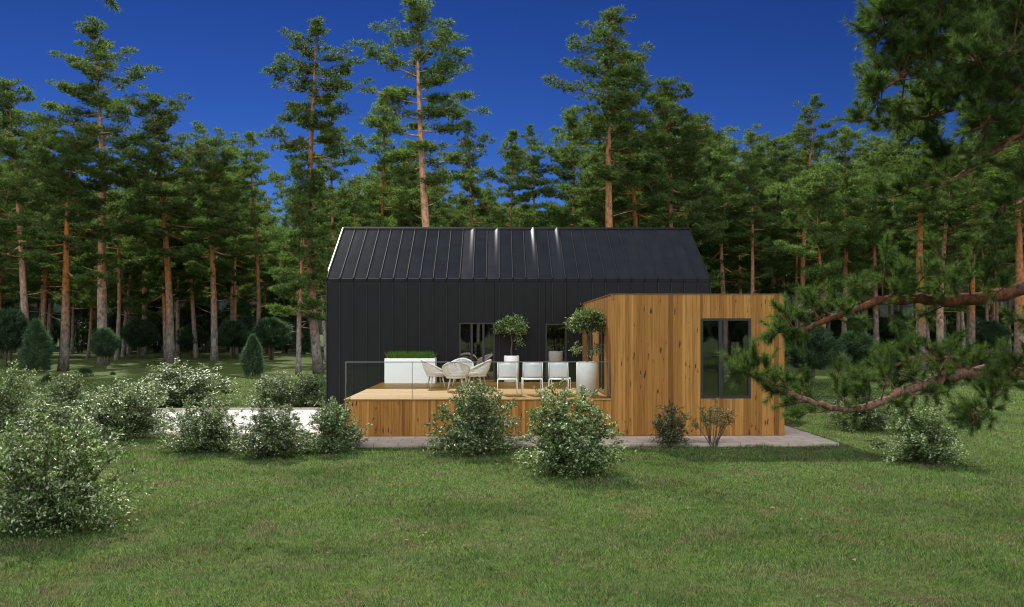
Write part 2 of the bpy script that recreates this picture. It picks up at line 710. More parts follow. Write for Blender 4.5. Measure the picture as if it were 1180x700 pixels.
def grass_mat():
    m, n, b, o = new_mat('lawn blades')
    g = n.nodes.new('ShaderNodeNewGeometry')
    green = ramp(n, g.outputs['Random Per Island'], [(0.0, (0.012, 0.024, 0.008)), (0.35, (0.058, 0.110, 0.030)), (0.75, (0.158, 0.280, 0.082)), (0.93, (0.24, 0.36, 0.135)), (1.0, (0.42, 0.36, 0.24))])
    dry = ramp(n, g.outputs['Random Per Island'], [(0.0, (0.035, 0.030, 0.018)), (0.5, (0.155, 0.140, 0.080)), (1.0, (0.40, 0.35, 0.25))])
    tcx = n.nodes.new('ShaderNodeTexCoord')
    a = noise(n, 1.1, 7, tcx.outputs['Object'], None, 0.78)
    k = n.nodes.new('ShaderNodeMapRange')
    k.inputs[1].default_value = 0.50
    k.inputs[2].default_value = 0.60
    k.inputs[4].default_value = 0.9
    n.links.new(a, k.inputs[0])
    col = mixc(n, k.outputs[0], green, dry)
    big = noise(n, 0.42, 4, tcx.outputs['Object'], None, 0.65)
    col = mixc(n, 1.0, col, ramp(n, big, [(0.34, (0.62, 0.66, 0.62)), (0.5, (1.0, 1.0, 1.0)), (0.66, (1.22, 1.18, 1.1))]), 'MULTIPLY')
    n.links.new(col, b.inputs['Base Color'])
    b.inputs['Roughness'].default_value = 0.55
    b.inputs['Specular IOR Level'].default_value = 0.1
    t = n.nodes.new('ShaderNodeBsdfTranslucent')
    n.links.new(mixc(n, 1.0, col, (1.3, 1.4, 0.7), 'MULTIPLY'), t.inputs['Color'])
    x = n.nodes.new('ShaderNodeMixShader')
    x.inputs[0].default_value = 0.3
    n.links.new(b.outputs[0], x.inputs[1])
    n.links.new(t.outputs[0], x.inputs[2])
    n.links.new(x.outputs[0], o.inputs[0])
    return m


M_GRASS = grass_mat()
M_PLANTERGRASS = foliage_mat('planter grass blades', [(0.0, (0.07, 0.16, 0.015)), (1.0, (0.16, 0.30, 0.03))], 0.5, 0.5)
M_HILL = plain('distant wooded hill', (0.012, 0.020, 0.019), 0.95, 0, 0.4, 0.03, spec=0.0)
M_FALLEN = foliage_mat('fallen leaves', [(0.0, (0.09, 0.045, 0.02)), (1.0, (0.27, 0.17, 0.09))], 0.7, 0.1)

# ------------------------------------------------------------------ key dimensions
YF = 22.05                      # front plane of the annex and terrace
YW = 29.55                       # long wall of the dark house
YRIDGE = 32.9
DECK = 1.075
PL = 0.10                       # paving height
XB0, XB1 = X(704.4, YF), X(904, YF)
XD0 = X(397, YF)
ZB = Z(704, 339.6, YF)          # top of the annex
XH0, XH1 = X(376, YW), X(819, YW)
ZEAVE = Z(590, 322.5, YW)
ZRIDGE = Z(590, 263.3, YRIDGE)
YBACK = 2 * YRIDGE - YW
YP = 20.6                       # front edge of the paving
XP0, XP1 = X(340, YP), X(967, YP)

# ------------------------------------------------------------------ ground, hills, paving, driveway
ys = np.concatenate([-np.geomspace(1500, 90, 16), np.arange(-80, 0, 8), np.arange(0, 40, 1.0), np.arange(40, 80, 2), np.geomspace(80, 1500, 24)])
xs = np.concatenate([-np.geomspace(1500, 40, 24), np.arange(-38, 39, 2.0), np.geomspace(40, 1500, 24)])
gv, gf = [], []
for yy in ys:
    for xx in xs:
        gv.append((xx, yy, ground_z(yy)))
nx = len(xs)
for j in range(len(ys) - 1):
    for i in range(nx - 1):
        gf.append((j * nx + i, j * nx + i + 1, (j + 1) * nx + i + 1, (j + 1) * nx + i))
gm = MB().add(gv, gf, True)
tag(gm.build('ground', M_GROUND), 'green lawn and forest floor around the house', 'ground', kind='structure')

rng = np.random.default_rng(5)
hv, hf = [], []
nseg = 120
for i in range(nseg + 1):
    a = R(360) * i / nseg
    top = 46 + 9 * math.sin(a * 5 + 1) + 5 * math.sin(a * 13)
    for d, z in ((560, -2), (700, top * 0.75), (860, top), (1100, -2)):
        hv.append((math.sin(a) * d, math.cos(a) * d, z))
for i in range(nseg):
    for k in range(3):
        hf.append((i * 4 + k, i * 4 + 4 + k, i * 4 + 5 + k, i * 4 + 1 + k))
tag(MB().add(hv, hf, True).build('hills', M_HILL), 'low dark wooded hills on the horizon', 'hills', kind='structure')

pm = MB().bbox(XP0, XP1, YP, YW - 0.06, -0.05, PL, 0.008)
pm.box(XP0 + 0.001, X(904, YF) + 0.5, YW - 0.058, YW + 4, -0.05, PL - 0.006)
tag(pm.build('paving', M_PAVE), 'low stone paving apron running under the terrace and annex', 'paving', kind='structure')

# driveway meets the paving on the left
YD0, YD1 = 22.9, 30.2
dm = MB().box(-60, XP0 - 0.01, YD0, YD1, -0.04, 0.05)
tag(dm.build('driveway', M_DRIVE), 'pale sunlit concrete driveway left of the terrace', 'driveway', kind='structure')
km = MB()
for y0 in (YD0 - 0.13, YD1 + 0.004):
    x = -60.0
    while x < XP0 - 0.02:
        x2 = min(x + 1.0, XP0 - 0.012)
        km.bbox(x + 0.004, x2 - 0.004, y0, y0 + 0.126, -0.05, 0.11, 0.01)
        x += 1.0
tag(km.build('kerb', M_KERB), 'tan kerb stones along both driveway edges', 'kerb', kind='structure')


# ------------------------------------------------------------------ dark metal house
def spans(lo, hi, holes):
    """parts of [lo,hi] left when the holes are cut out"""
    res, cur = [], lo
    for a, b in sorted(holes):
        if a > cur:
            res.append((cur, a))
        cur = max(cur, b)
    if cur < hi:
        res.append((cur, hi))
    return res


house = empty('metal_house', ((XH0 + XH1) / 2, YW, 0),
              'long black standing seam metal house with steep roof behind the wooden terrace', 'house')
hx, hy = house.location.x, house.location.y
L0, L1 = XH0 - hx, XH1 - hx          # local x extents
HALF = YRIDGE - YW
# openings on the long wall (local x0,x1,z0,z1)
d1 = (X(529, YW) - hx, X(570, YW) - hx, DECK + 0.06, Z(550, 372, YW))
d2 = (X(628.5, YW) - hx, X(653, YW) - hx, DECK + 0.06, Z(640, 373, YW))
openings = [d1, d2]
step = (L1 - L0) / 29
seams = [L0 + step * i for i in range(30)]
WT = 0.16 * math.tan((PI / 2 - math.atan2(ZRIDGE - ZEAVE, HALF)) / 2) + 0.002
wm = MB()
xe = sorted(set([round(v, 4) for v in seams] + [round(v, 4) for o_ in openings for v in o_[:2]]))
for a, b in zip(xe[:-1], xe[1:]):
    mid = (a + b) / 2
    hol = [(o_[2], o_[3]) for o_ in openings if o_[0] - 1e-4 < mid < o_[1] + 1e-4]
    for z0, z1 in spans(-0.05, ZEAVE - WT, hol):
        wm.box(a + 0.005, b - 0.005, 0, 0.16, z0, z1)
# gable walls and rear wall
for gx0, gx1 in ((L0 + 0.012, L0 + 0.17), (L1 - 0.17, L1 - 0.012)):
    vs = []
    for gx in (gx0, gx1):
        vs += [(gx, 0.162, -0.05), (gx, 2 * HALF - 0.02, -0.05), (gx, 2 * HALF - 0.02, ZEAVE - WT), (gx, HALF, ZRIDGE - 0.03), (gx, 0.162, ZEAVE - WT)]
    wm.add(vs, [(0, 4, 3, 2, 1), (5, 6, 7, 8, 9)] + [(i, (i + 1) % 5, 5 + (i + 1) % 5, 5 + i) for i in range(5)])
wm.box(L0 + 0.18, L1 - 0.18, 2 * HALF - 0.17, 2 * HALF - 0.021, -0.05, ZEAVE - WT)
wm.build('wall', M_STEEL, house)
# standing seams of the wall
sm_ = MB()
for sx_ in seams:
    q = min(max(sx_, L0 + 0.014), L1 - 0.014)
    hol = [(o_[2] - 0.05, o_[3] + 0.05) for o_ in openings if o_[0] - 0.03 < q < o_[1] + 0.03]
    for z0, z1 in spans(PL + 0.02, ZEAVE - WT, hol):
        sm_.box(q - 0.011, q + 0.011, -0.034, -0.001, z0, z1)
sm_.build('wall_seams', M_WALLSEAM, house)


def roof_mat():
    m, n, b, o = new_mat('roof seam metal')
    f = noise(n, 1.5, 5)
    n.links.new(ramp(n, f, [(0.3, (0.014, 0.0155, 0.019)), (0.7, (0.020, 0.022, 0.026))]), b.inputs['Base Color'])
    r = n.nodes.new('ShaderNodeMapRange')
    r.inputs[3].default_value = 0.09
    r.inputs[4].default_value = 0.13
    b.inputs['Specular IOR Level'].default_value = 0.11
    n.links.new(noise(n, 2.0, 4, None, (3, 1, 1)), r.inputs[0])
    n.links.new(r.outputs[0], b.inputs['Roughness'])
    bump(n, b, noise(n, 3.0, 2, None, (2.5, 0.6, 0.6)), 0.10, 0.012)
    return m


M_ROOF = roof_mat()
random.seed(3)
roof_m = MB()
rs = MB()
streak_m = MB()
eave_m = [MB(), MB()]
slope = math.atan2(ZRIDGE - ZEAVE, HALF)
SL = math.hypot(ZRIDGE - ZEAVE, HALF)
nrm = Vector((0, -math.sin(slope), math.cos(slope)))
RE = 0.16                            # the metal turns from wall to roof over a soft bend
PATH = []
t_len = RE * math.tan((PI / 2 - slope) / 2)
for k in range(9):                   # arc from facing -Y (wall) to the roof normal
    a_ = (PI / 2 - slope) * k / 8
    PATH.append((RE - RE * math.cos(a_), ZEAVE - t_len + RE * math.sin(a_), -math.cos(a_), math.sin(a_)))
y9, z9 = PATH[-1][:2]
for k in range(1, 13):
    f_ = k / 12
    PATH.append((y9 + (HALF - y9) * f_, z9 + (ZRIDGE - z9) * f_, nrm.y, nrm.z))
CUM = [0.0]
for a_, b_p in zip(PATH[:-1], PATH[1:]):
    CUM.append(CUM[-1] + math.hypot(b_p[0] - a_[0], b_p[1] - a_[1]))
for side in (0, 1):
    for i in range(29):
        a, b = seams[i], seams[i + 1]
        amp = random.uniform(0.000, 0.003)
        flare = {10: 0.036, 12: 0.044, 15: 0.066, 17: 0.060}.get(i, 0.0) * (1 - side)  # edge lift shaped to catch the sun as bright streaks
        twist = random.uniform(-0.006, 0.006)
        ph = random.uniform(0, PI)
        vs, fs = [], []
        nu, nv = 20, len(PATH) - 1
        for v in range(nv + 1):
            for u in range(nu + 1):
                fu, fv = u / nu, CUM[v] / CUM[-1]
                ru = min(1.0, max(0.0, (fu - 0.56) / 0.40))
                h = flare * ru * ru * (3 - 2 * ru) * max(0.0, fv - 0.12) + amp * math.sin(PI * fu) * (0.4 + math.sin(PI * fv + ph) ** 2) + twist * (fu - 0.5) * fv * math.sin(PI * fu)
                y, z, n1, n2 = PATH[v]
                p = Vector((a + (b - a) * fu, y + n1 * h, z + n2 * h))
                if side:
                    p.y = 2 * HALF - p.y
                vs.append(p)
        for v in range(nv):
            for u in range(nu):
                k = v * (nu + 1) + u
                q = (k, k + 1, k + nu + 2, k + nu + 1)
                fs.append(q if side == 0 else q[::-1])
        nb8 = 8 * nu
        eave_m[side].add(vs, fs[:nb8], True)
        (streak_m if flare else roof_m).add(vs, fs[nb8:], True)
    for sx_ in seams:
        q = min(max(sx_, L0 + 0.014), L1 - 0.014)
        vs, fs = [], []
        for k, (py_, pz_, ny_, nz_) in enumerate(PATH):
            yy = py_ if side == 0 else 2 * HALF - py_
            sg = 1 if side == 0 else -1
            if k == len(PATH) - 1:
                yy -= sg * 0.05
            for dx, dn in ((-0.011, 0.001), (0.011, 0.001), (0.011, 0.036), (-0.011, 0.036)):
                vs.append((q + dx, yy + sg * ny_ * dn, pz_ + nz_ * dn))
        for k in range(len(PATH) - 1):
            for c0 in range(4):
                fs.append((k * 4 + c0, k * 4 + (c0 + 1) % 4, k * 4 + 4 + (c0 + 1) % 4, k * 4 + 4 + c0))
        rs.add(vs, fs)
roof_o = roof_m.build('roof', M_ROOF, house)
for em in eave_m:
    em.build('eave_bend', M_BEND, roof_o)
streak_m.build('sun_streak_panels', plain('sun streak metal', (0.017, 0.0185, 0.022), 0.18, 0.0, 0.15, 2.0, spec=0.36), roof_o)  # panels bent and made shinier to put sun streaks on the roof
rs.build('roof_seams', M_SEAM, roof_o)
rc = MB()
rc.add([(L0, HALF - 0.09, ZRIDGE - 0.03), (L1, HALF - 0.09, ZRIDGE - 0.03), (L1, HALF, ZRIDGE + 0.045), (L0, HALF, ZRIDGE + 0.045),
        (L0, HALF + 0.09, ZRIDGE - 0.03), (L1, HALF + 0.09, ZRIDGE - 0.03)],
       [(0, 1, 2, 3), (3, 2, 5, 4), (0, 3, 4), (1, 5, 2)])
rc.build('ridge_cap', M_SEAM, roof_o)
# verge strip painted pale for the sun caught along the left gable edge
vg = MB()
e = Vector((0, HALF, ZRIDGE - ZEAVE)).normalized()
vs = []
for t in (0.55, SL - 0.06):
    for dx, dn in ((-0.03, -0.05), (-0.004, -0.05), (-0.004, 0.055), (-0.03, 0.055)):
        vs.append(Vector((L0, 0, ZEAVE)) + e * t + nrm * dn + Vector((dx, 0, 0)))
vg.add(vs, [(0, 1, 2, 3), (7, 6, 5, 4), (0, 4, 5, 1), (1, 5, 6, 2), (2, 6, 7, 3), (3, 7, 4, 0)])
vg.build('verge', M_SUNLIT_VERGE, house)


def glazed(name, x0, x1, z0, z1, mull, parent, fr=0.06, y=0.05, curtain=None):
    """glazed door or window in a wall facing -Y: frame, panes, curtain"""
    f = MB()
    f.box(x0, x0 + fr, y - 0.04, y + 0.06, z0, z1)
    f.box(x1 - fr, x1, y - 0.04, y + 0.06, z0, z1)
    f.box(x0 + fr, x1 - fr, y - 0.04, y + 0.06, z1 - fr, z1)
    f.box(x0 + fr, x1 - fr, y - 0.04, y + 0.06, z0, z0 + fr)
    for mx_ in mull:
        f.box(mx_ - fr * 0.75, mx_ + fr * 0.75, y - 0.036, y + 0.056, z0 + fr, z1 - fr)
    fo = f.build(name, M_FRAME, parent)
    xs_ = [x0 + fr] + [q for mx_ in mull for q in (mx_ - fr * 0.75, mx_ + fr * 0.75)] + [x1 - fr]
    for k in range(0, len(xs_), 2):
        p_ = MB().box(xs_[k], xs_[k + 1], y + 0.008, y + 0.014, z0 + fr, z1 - fr)
        p_.build('pane', M_WINGLASS, fo)
    if curtain:
        for c0, c1 in curtain:
            nn_ = 40
            vs_, fs_ = [], []
            for i in range(nn_ + 1):
                xx = c0 + (c1 - c0) * i / nn_
                yy = y + 0.22 + 0.03 * math.sin(i * 1.7) + 0.012 * math.sin(i * 4.1)
                vs_ += [(xx, yy, z0 + 0.02), (xx, yy, z1 - 0.02)]
            for i in range(nn_):
                fs_.append((2 * i, 2 * i + 2, 2 * i + 3, 2 * i + 1))
            MB().add(vs_, fs_, True).build('curtain', M_CURTAIN, fo)
    return fo


m1 = X(543.5, YW) - hx
m2 = X(557, YW) - hx
tag(glazed('terrace_door', *d1, [m1, m2], house, 0.05, curtain=[(d1[0] + 0.05, d1[0] + 0.45)]), 'three pane terrace door with curtain')
tag(glazed('window', *d2, [], house, 0.05), 'narrow tall window between the potted trees')
# the rooms behind
rm = MB()
rm.box(L0 + 0.2, L1 - 0.2, 0.18, 2 * HALF - 0.19, DECK - 0.1, DECK + 0.02)
rm.box(L0 + 0.2, L1 - 0.2, 3.2, 3.3, DECK + 0.03, ZEAVE - 0.1)
rm.box(L0 + 0.2, L1 - 0.2, 0.2, 3.19, DECK + 2.7, DECK + 2.8)
rm.build('interior', M_PLASTER, house)
MB().box(d1[0] + 0.02, d1[1] - 0.02, -0.14, 0.005, DECK + 0.02, DECK + 0.055).build('door_sill', M_DECK, house)

# ------------------------------------------------------------------ timber annex
ax_, ay_ = (XB0 + XB1) / 2, YF
annex = empty('timber_annex', (ax_, ay_, PL), 'box shaped annex clad in vertical knotty orange wood boards with dark window', 'annex')
bx0, bx1 = XB0 - ax_, XB1 - ax_
H = ZB - PL
YBX = YW - YF - 0.045              # depth of the wood box
wx = (X(807.5, YF) - ax_, X(865.5, YF) - ax_, Z(836, 459.5, YF) - PL, Z(836, 367, YF) - PL)
random.seed(8)


def board_run(mb, lo, hi, put, holes, z0, z1):
    """vertical boards between lo and hi; put(a,b,za,zb) adds one board"""
    cuts = [lo]
    while cuts[-1] < hi - 0.16:
        cuts.append(cuts[-1] + random.choice((0.065, 0.085, 0.085, 0.12, 0.12)))
    cuts.append(hi)
    ed = sorted(set(cuts + [h for q in holes for h in q[:2]]))
    ed = [q for k, q in enumerate(ed) if k == 0 or q - ed[k - 1] > 1e-3]
    for a, b in zip(ed[:-1], ed[1:]):
        mid = (a + b) / 2
        hs_ = [(q[2], q[3]) for q in holes if q[0] < mid < q[1]]
        for za, zb in spans(z0, z1, hs_):
            put(a + 0.0015, b - 0.0015, za, zb)


cl = MB()


def front_board(a, b, za, zb):
    y = random.uniform(0, 0.006)
    cl.box(a, b, y, 0.03, za, zb)


board_run(cl, bx0, bx1, front_board, [wx], 0.012, H)
cl.build('front_cladding', M_CLAD, annex)
cs = MB()
side_hole = [(23.54 - YF, 24.85 - YF, DECK - PL + 0.06, 2.25 + DECK - PL), (26.3 - YF, 27.8 - YF, DECK - PL + 0.06, 2.25 + DECK - PL)]


def side_board(a, b, za, zb):
    x = random.uniform(0, 0.006)
    cs.box(bx0 + x, bx0 + 0.03, a, b, za, zb)


board_run(cs, 0.032, YBX, side_board, side_hole, 0.012, H)
cs.build('side_cladding', M_CLAD, annex)
cs = MB()


def side_board_r(a, b, za, zb):
    x = random.uniform(0, 0.006)
    cs.box(bx1 - 0.03, bx1 - x, a, b, za, zb)


board_run(cs, 0.032, YBX, side_board_r, [], 0.012, H)
cs.build('side_cladding', M_CLAD, annex)
cw = MB()
for a, b in ((bx0 + 0.032, bx1 - 0.032),):
    for xa, xb, za, zb in ((a, wx[0], 0, H - 0.02), (wx[1], b, 0, H - 0.02), (wx[0], wx[1], 0, wx[2]), (wx[0], wx[1], wx[3], H - 0.02)):
        cw.box(xa, xb, 0.034, 0.2, za, zb)
cw.box(a, b, YBX - 0.2, YBX, 0, H - 0.02)
for y0, y1 in ((0.202, side_hole[0][0]), (side_hole[0][1], side_hole[1][0]), (side_hole[1][1], YBX - 0.202)):
    cw.box(a, a + 0.16, y0, y1, 0, H - 0.02)
for h in side_hole:
    cw.box(a, a + 0.16, h[0], h[1], 0, h[2])
    cw.box(a, a + 0.16, h[0], h[1], h[3], H - 0.02)
cw.box(b - 0.16, b, 0.202, YBX - 0.202, 0, H - 0.02)
cw.box(a + 0.162, b - 0.162, 0.204, YBX - 0.204, DECK - PL - 0.1, DECK - PL)
cw.build('wall', M_PLASTER, annex)
ro = MB()
ro.box(bx0 + 0.2, bx1 - 0.2, 0.205, YBX - 0.205, H - 0.28, H - 0.14)
ro.build('roof', M_ROOFING, annex)
cp = MB()
cp.box(bx0 - 0.01, bx1 + 0.01, -0.01, 0.2, H + 0.002, H + 0.022)
cp.box(bx0 - 0.01, bx1 + 0.01, YBX - 0.2, YBX + 0.01, H + 0.002, H + 0.022)
cp.box(bx0 - 0.01, bx0 + 0.2, 0.202, YBX - 0.202, H + 0.002, H + 0.022)
cp.box(bx1 - 0.2, bx1 + 0.01, 0.202, YBX - 0.202, H + 0.002, H + 0.022)
cp.build('coping', plain('brown coping metal', (0.16, 0.09, 0.05), 0.5), annex)
glazed('window', *wx, [X(830.5, YF) - ax_], annex, 0.065, 0.042)
# glazed side doors to the terrace
for h in side_hole:
    f = MB()
    for y0, y1, z0, z1 in ((h[0], h[0] + 0.05, h[2], h[3]), (h[1] - 0.05, h[1], h[2], h[3]), (h[0] + 0.05, h[1] - 0.05, h[3] - 0.05, h[3]),
                           (h[0] + 0.05, h[1] - 0.05, h[2], h[2] + 0.05), ((h[0] + h[1]) / 2 - 0.03, (h[0] + h[1]) / 2 + 0.03, h[2] + 0.05, h[3] - 0.05)):
        f.box(bx0 + 0.02, bx0 + 0.1, y0, y1, z0, z1)
    fo = f.build('side_door', M_FRAME, annex)
    MB().box(bx0 + 0.05, bx0 + 0.056, h[0] + 0.05, h[1] - 0.05, h[2] + 0.05, h[3] - 0.05).build('pane', M_WINGLASS, fo)

# ------------------------------------------------------------------ terrace
terr = empty('terrace', ((XD0 + XB0) / 2, YF, PL), 'raised wooden terrace deck with vertical board skirt in front of the black house', 'terrace')
tx0, tx1 = XD0 - terr.location.x, XB0 - terr.location.x
tz = DECK - PL
db = MB()
y = 0.0
bw = 0.142
random.seed(4)
while y < YW - YF - 0.02:
    y1 = min(y + bw - 0.004, YW - YF - 0.012)
    cuts = [tx0 - 0.02, tx0 + random.uniform(1.2, 2.6), tx0 + random.uniform(3.4, 5.2), tx1 - 0.012]
    for a, b in zip(cuts[:-1], cuts[1:]):
        db.box(a + 0.001, b - 0.001, y - (0.02 if y == 0 else 0), y1, tz - 0.028, tz - random.uniform(0, 0.0015))
    y += bw
db.build('deck_boards', M_DECK, terr)
sk = MB()


def skirt_board(a, b, za, zb):
    q = random.uniform(0, 0.005)
    sk.box(a, b, q + 0.004, 0.03, za, zb)


board_run(sk, tx0, tx1 - 0.004, skirt_board, [], 0.01, tz - 0.03)


def skirt_side(a, b, za, zb):
    q = random.uniform(0, 0.005)
    sk.box(tx0 + q, tx0 + 0.028, a, b, za, zb)


board_run(sk, 0.034, YW - YF - 0.06, skirt_side, [], 0.01, tz - 0.03)
sk.build('skirt', M_CLAD, terr)
jo = MB()
for k in range(6):
    xx = tx0 + 0.1 + (tx1 - tx0 - 0.25) * k / 5
    jo.box(xx, xx + 0.06, 0.06, YW - YF - 0.1, tz - 0.2, tz - 0.03)
    for yy in (0.2, 3.0, 6.0, 8.4):
        jo.box(xx - 0.02, xx + 0.08, yy, yy + 0.1, 0, tz - 0.202)
jo.build('joists', plain('grey joist timber', (0.2, 0.17, 0.13), 0.8), terr)

# ------------------------------------------------------------------ glass railing
rail = empty('glass_railing', (terr.location.x, YF, DECK), 'frameless glass railing with slim steel top rail along the front of the terrace', 'railing')
gx = X(474.8, YF) - rail.location.x
rtop = Z(550, 417.0, YF) - DECK
rx1 = tx1 - 0.03
MB().box(tx0 + 0.03, rx1 - 0.035, 0.045, 0.067, rtop - 0.022, rtop).build('top_rail', M_INOX, rail)
for px_ in (tx0 + 0.005, rx1 - 0.035):
    MB().bbox(px_ if px_ < 0 else px_ + 0.002, px_ + 0.018, 0.045, 0.065, 0.0, rtop - (0.0 if px_ > 0 else 0.0), 0.004).build('post', M_INOX, rail)
for a, b in ((tx0 + 0.045, gx - 0.008), (gx + 0.008, rx1 - 0.04)):
    MB().box(a, b, 0.052, 0.062, 0.004, rtop - 0.023).build('glass_panel', M_GLASS, rail)
MB().box(gx - 0.007, gx + 0.007, 0.05, 0.064, 0.003, rtop - 0.023).build('joint_strip', M_INOX, rail)

# ------------------------------------------------------------------ planter with grass
YPL = 28.67
pz0 = DECK
px0_, px1_ = X(443, YPL), X(501.5, YPL)
ptop = Z(470, 413.2, YPL)
pl = empty('planter_box', ((px0_ + px1_) / 2, YPL, DECK), 'long white rectangular planter box standing on the terrace', 'planter')
hw = (px1_ - px0_) / 2
ph = ptop - DECK
b_ = MB()
b_.bbox(-hw, hw, 0, 0.06, 0, ph, 0.008)
b_.bbox(-hw, hw, 0.64, 0.7, 0, ph, 0.008)
b_.bbox(-hw, -hw + 0.06, 0.061, 0.639, 0, ph - 0.001, 0.004)
b_.bbox(hw - 0.06, hw, 0.061, 0.639, 0, ph - 0.001, 0.004)
b_.box(-hw + 0.061, hw - 0.061, 0.061, 0.639, 0.01, 0.05)
b_.build('box', M_WHITE, pl)
MB().box(-hw + 0.062, hw - 0.062, 0.062, 0.638, ph - 0.14, ph - 0.06).build('soil', M_SOIL, pl)
rng = np.random.default_rng(11)
n = 2600
c = np.stack([rng.uniform(-hw + 0.08, hw - 0.08, n), rng.uniform(0.08, 0.62, n), np.full(n, 0.0)], 1)
d = unit(np.stack([rng.normal(0, 0.28, n), rng.normal(0, 0.28, n), np.ones(n)], 1))
pg = np_mesh('ornamental_grass', blades(c, d, rng.uniform(0.18, 0.36, n), 0.016, rng), 3, M_PLANTERGRASS)
pg.location = (pl.location.x, YPL, DECK + ph - 0.06)
tag(pg, 'bright green ornamental grass growing in the long white planter', 'grass', kind='stuff')


# ------------------------------------------------------------------ pots and topiary trees
def pot(px_c, py_base, wpx, py_top, label):
    # depth from where the base meets the deck
    Yp = F * (ZC - DECK) / (py_base - HOR)
    r = wpx / 2 / F * Yp
    loc = Vector((X(px_c, Yp), Yp, DECK))
    h = Z(px_c, py_top, Yp) - DECK
    o = empty('plant_pot', loc, label, 'plant pot', 'white pots on the terrace')
    prof = [(0.0, 0.0), (r - 0.02, 0.0), (r, 0.015), (r, h - 0.012), (r - 0.01, h), (r - 0.035, h), (r - 0.042, h - 0.01), (r - 0.045, h - 0.09)]
    MB().lathe(prof, 48).build('pot_body', M_POT, o)
    MB().lathe([(r - 0.044, h - 0.088), (r * 0.5, h - 0.075), (0.0, h - 0.07)], 32).build('soil', M_SOIL, o)
    return loc, h, r


def topiary(loc, zc, R_, n, seed, label, low):
    """standard tree: bent stem and a ball of leaves; zc height of the ball centre, low = small lower sprays"""
    rg = np.random.default_rng(seed)
    t = empty('potted_tree', loc, label, 'potted tree', 'topiary trees in pots')
    m = MB()
    pts = [Vector((0.02 * math.sin(k * 1.3 + seed), 0.015 * math.cos(k * 1.7), k / 9 * zc)) for k in range(10)]
    m.tube(pts, [0.028 - 0.0012 * k for k in range(10)], 8)
    tips = []
    for k in range(26):
        u = unit(rg.normal(size=(1, 3)))[0]
        u[2] = abs(u[2]) * 0.9 - 0.25
        e_ = Vector((u * R_ * rg.uniform(0.55, 0.95)).tolist()) + Vector((0, 0, zc))
        s_ = pts[-1] - Vector((0, 0, rg.uniform(0.02, R_ * 0.6)))
        m.tube([s_, s_.lerp(e_, 0.5) + Vector((0, 0, 0.03)), e_], [0.011, 0.007, 0.003], 5)
        tips.append(e_)
    cs_, ds_ = [], []
    for e_ in tips:
        k = n // len(tips)
        cc = np.array(e_) + rg.normal(0, R_ * 0.20, (k, 3))
        cs_.append(cc)
    for (dx, dz, rr, kk) in low:
        s_ = pts[int(9 * dz)]
        e_ = s_ + Vector((dx, rg.uniform(-0.1, 0.1), 0.08))
        m.tube([s_, s_.lerp(e_, 0.5) - Vector((0, 0, 0.02)), e_], [0.009, 0.006, 0.003], 5)
        cs_.append(np.array(e_) + rg.normal(0, rr * 0.5, (kk, 3)))
    m.build('trunk', M_STEM, t)
    cc = np.concatenate(cs_)
    ctr = np.array([0, 0, zc])
    k = len(cc)
    dd = unit(unit(cc - ctr) + rg.normal(0, 0.7, (k, 3)))
    nn_ = unit(rg.normal(0, 0.6, (k, 3)) + np.array([0, 0, 1.0]))
    np_mesh('crown', leaves(cc, dd, nn_, rg.uniform(0.06, 0.10, k), rg.uniform(0.028, 0.045, k)), 4, M_TOPIARY, t, LEAF_F)
    return t


l1, h1, r1 = pot(589.5, 440.5, 17.4, 410, 'white cylindrical pot by the black wall between the glazed door and narrow window')
l2, h2, r2 = pot(676.5, 455.5, 25, 417, 'large white cylindrical pot at the terrace corner beside the wooden annex')
topiary(l1 + Vector((0, 0, h1 - 0.08)), Z(590, 377.5, l1.y) - DECK - h1 + 0.08, 0.46, 4200, 2,
        'dark ball topiary with thin bent stem in the pot by the black wall', [(0.22, 0.45, 0.16, 130), (0.2, 0.65, 0.14, 90)])
topiary(l2 + Vector((0, 0, h2 - 0.08)), Z(676, 374, l2.y) - DECK - h2 + 0.08, 0.45, 6000, 6,
        'sunlit bushy topiary with leafy lower sprays in the pot beside the annex', [(-0.30, 0.36, 0.15, 110), (0.28, 0.38, 0.15, 110), (0.1, 0.28, 0.10, 40)])


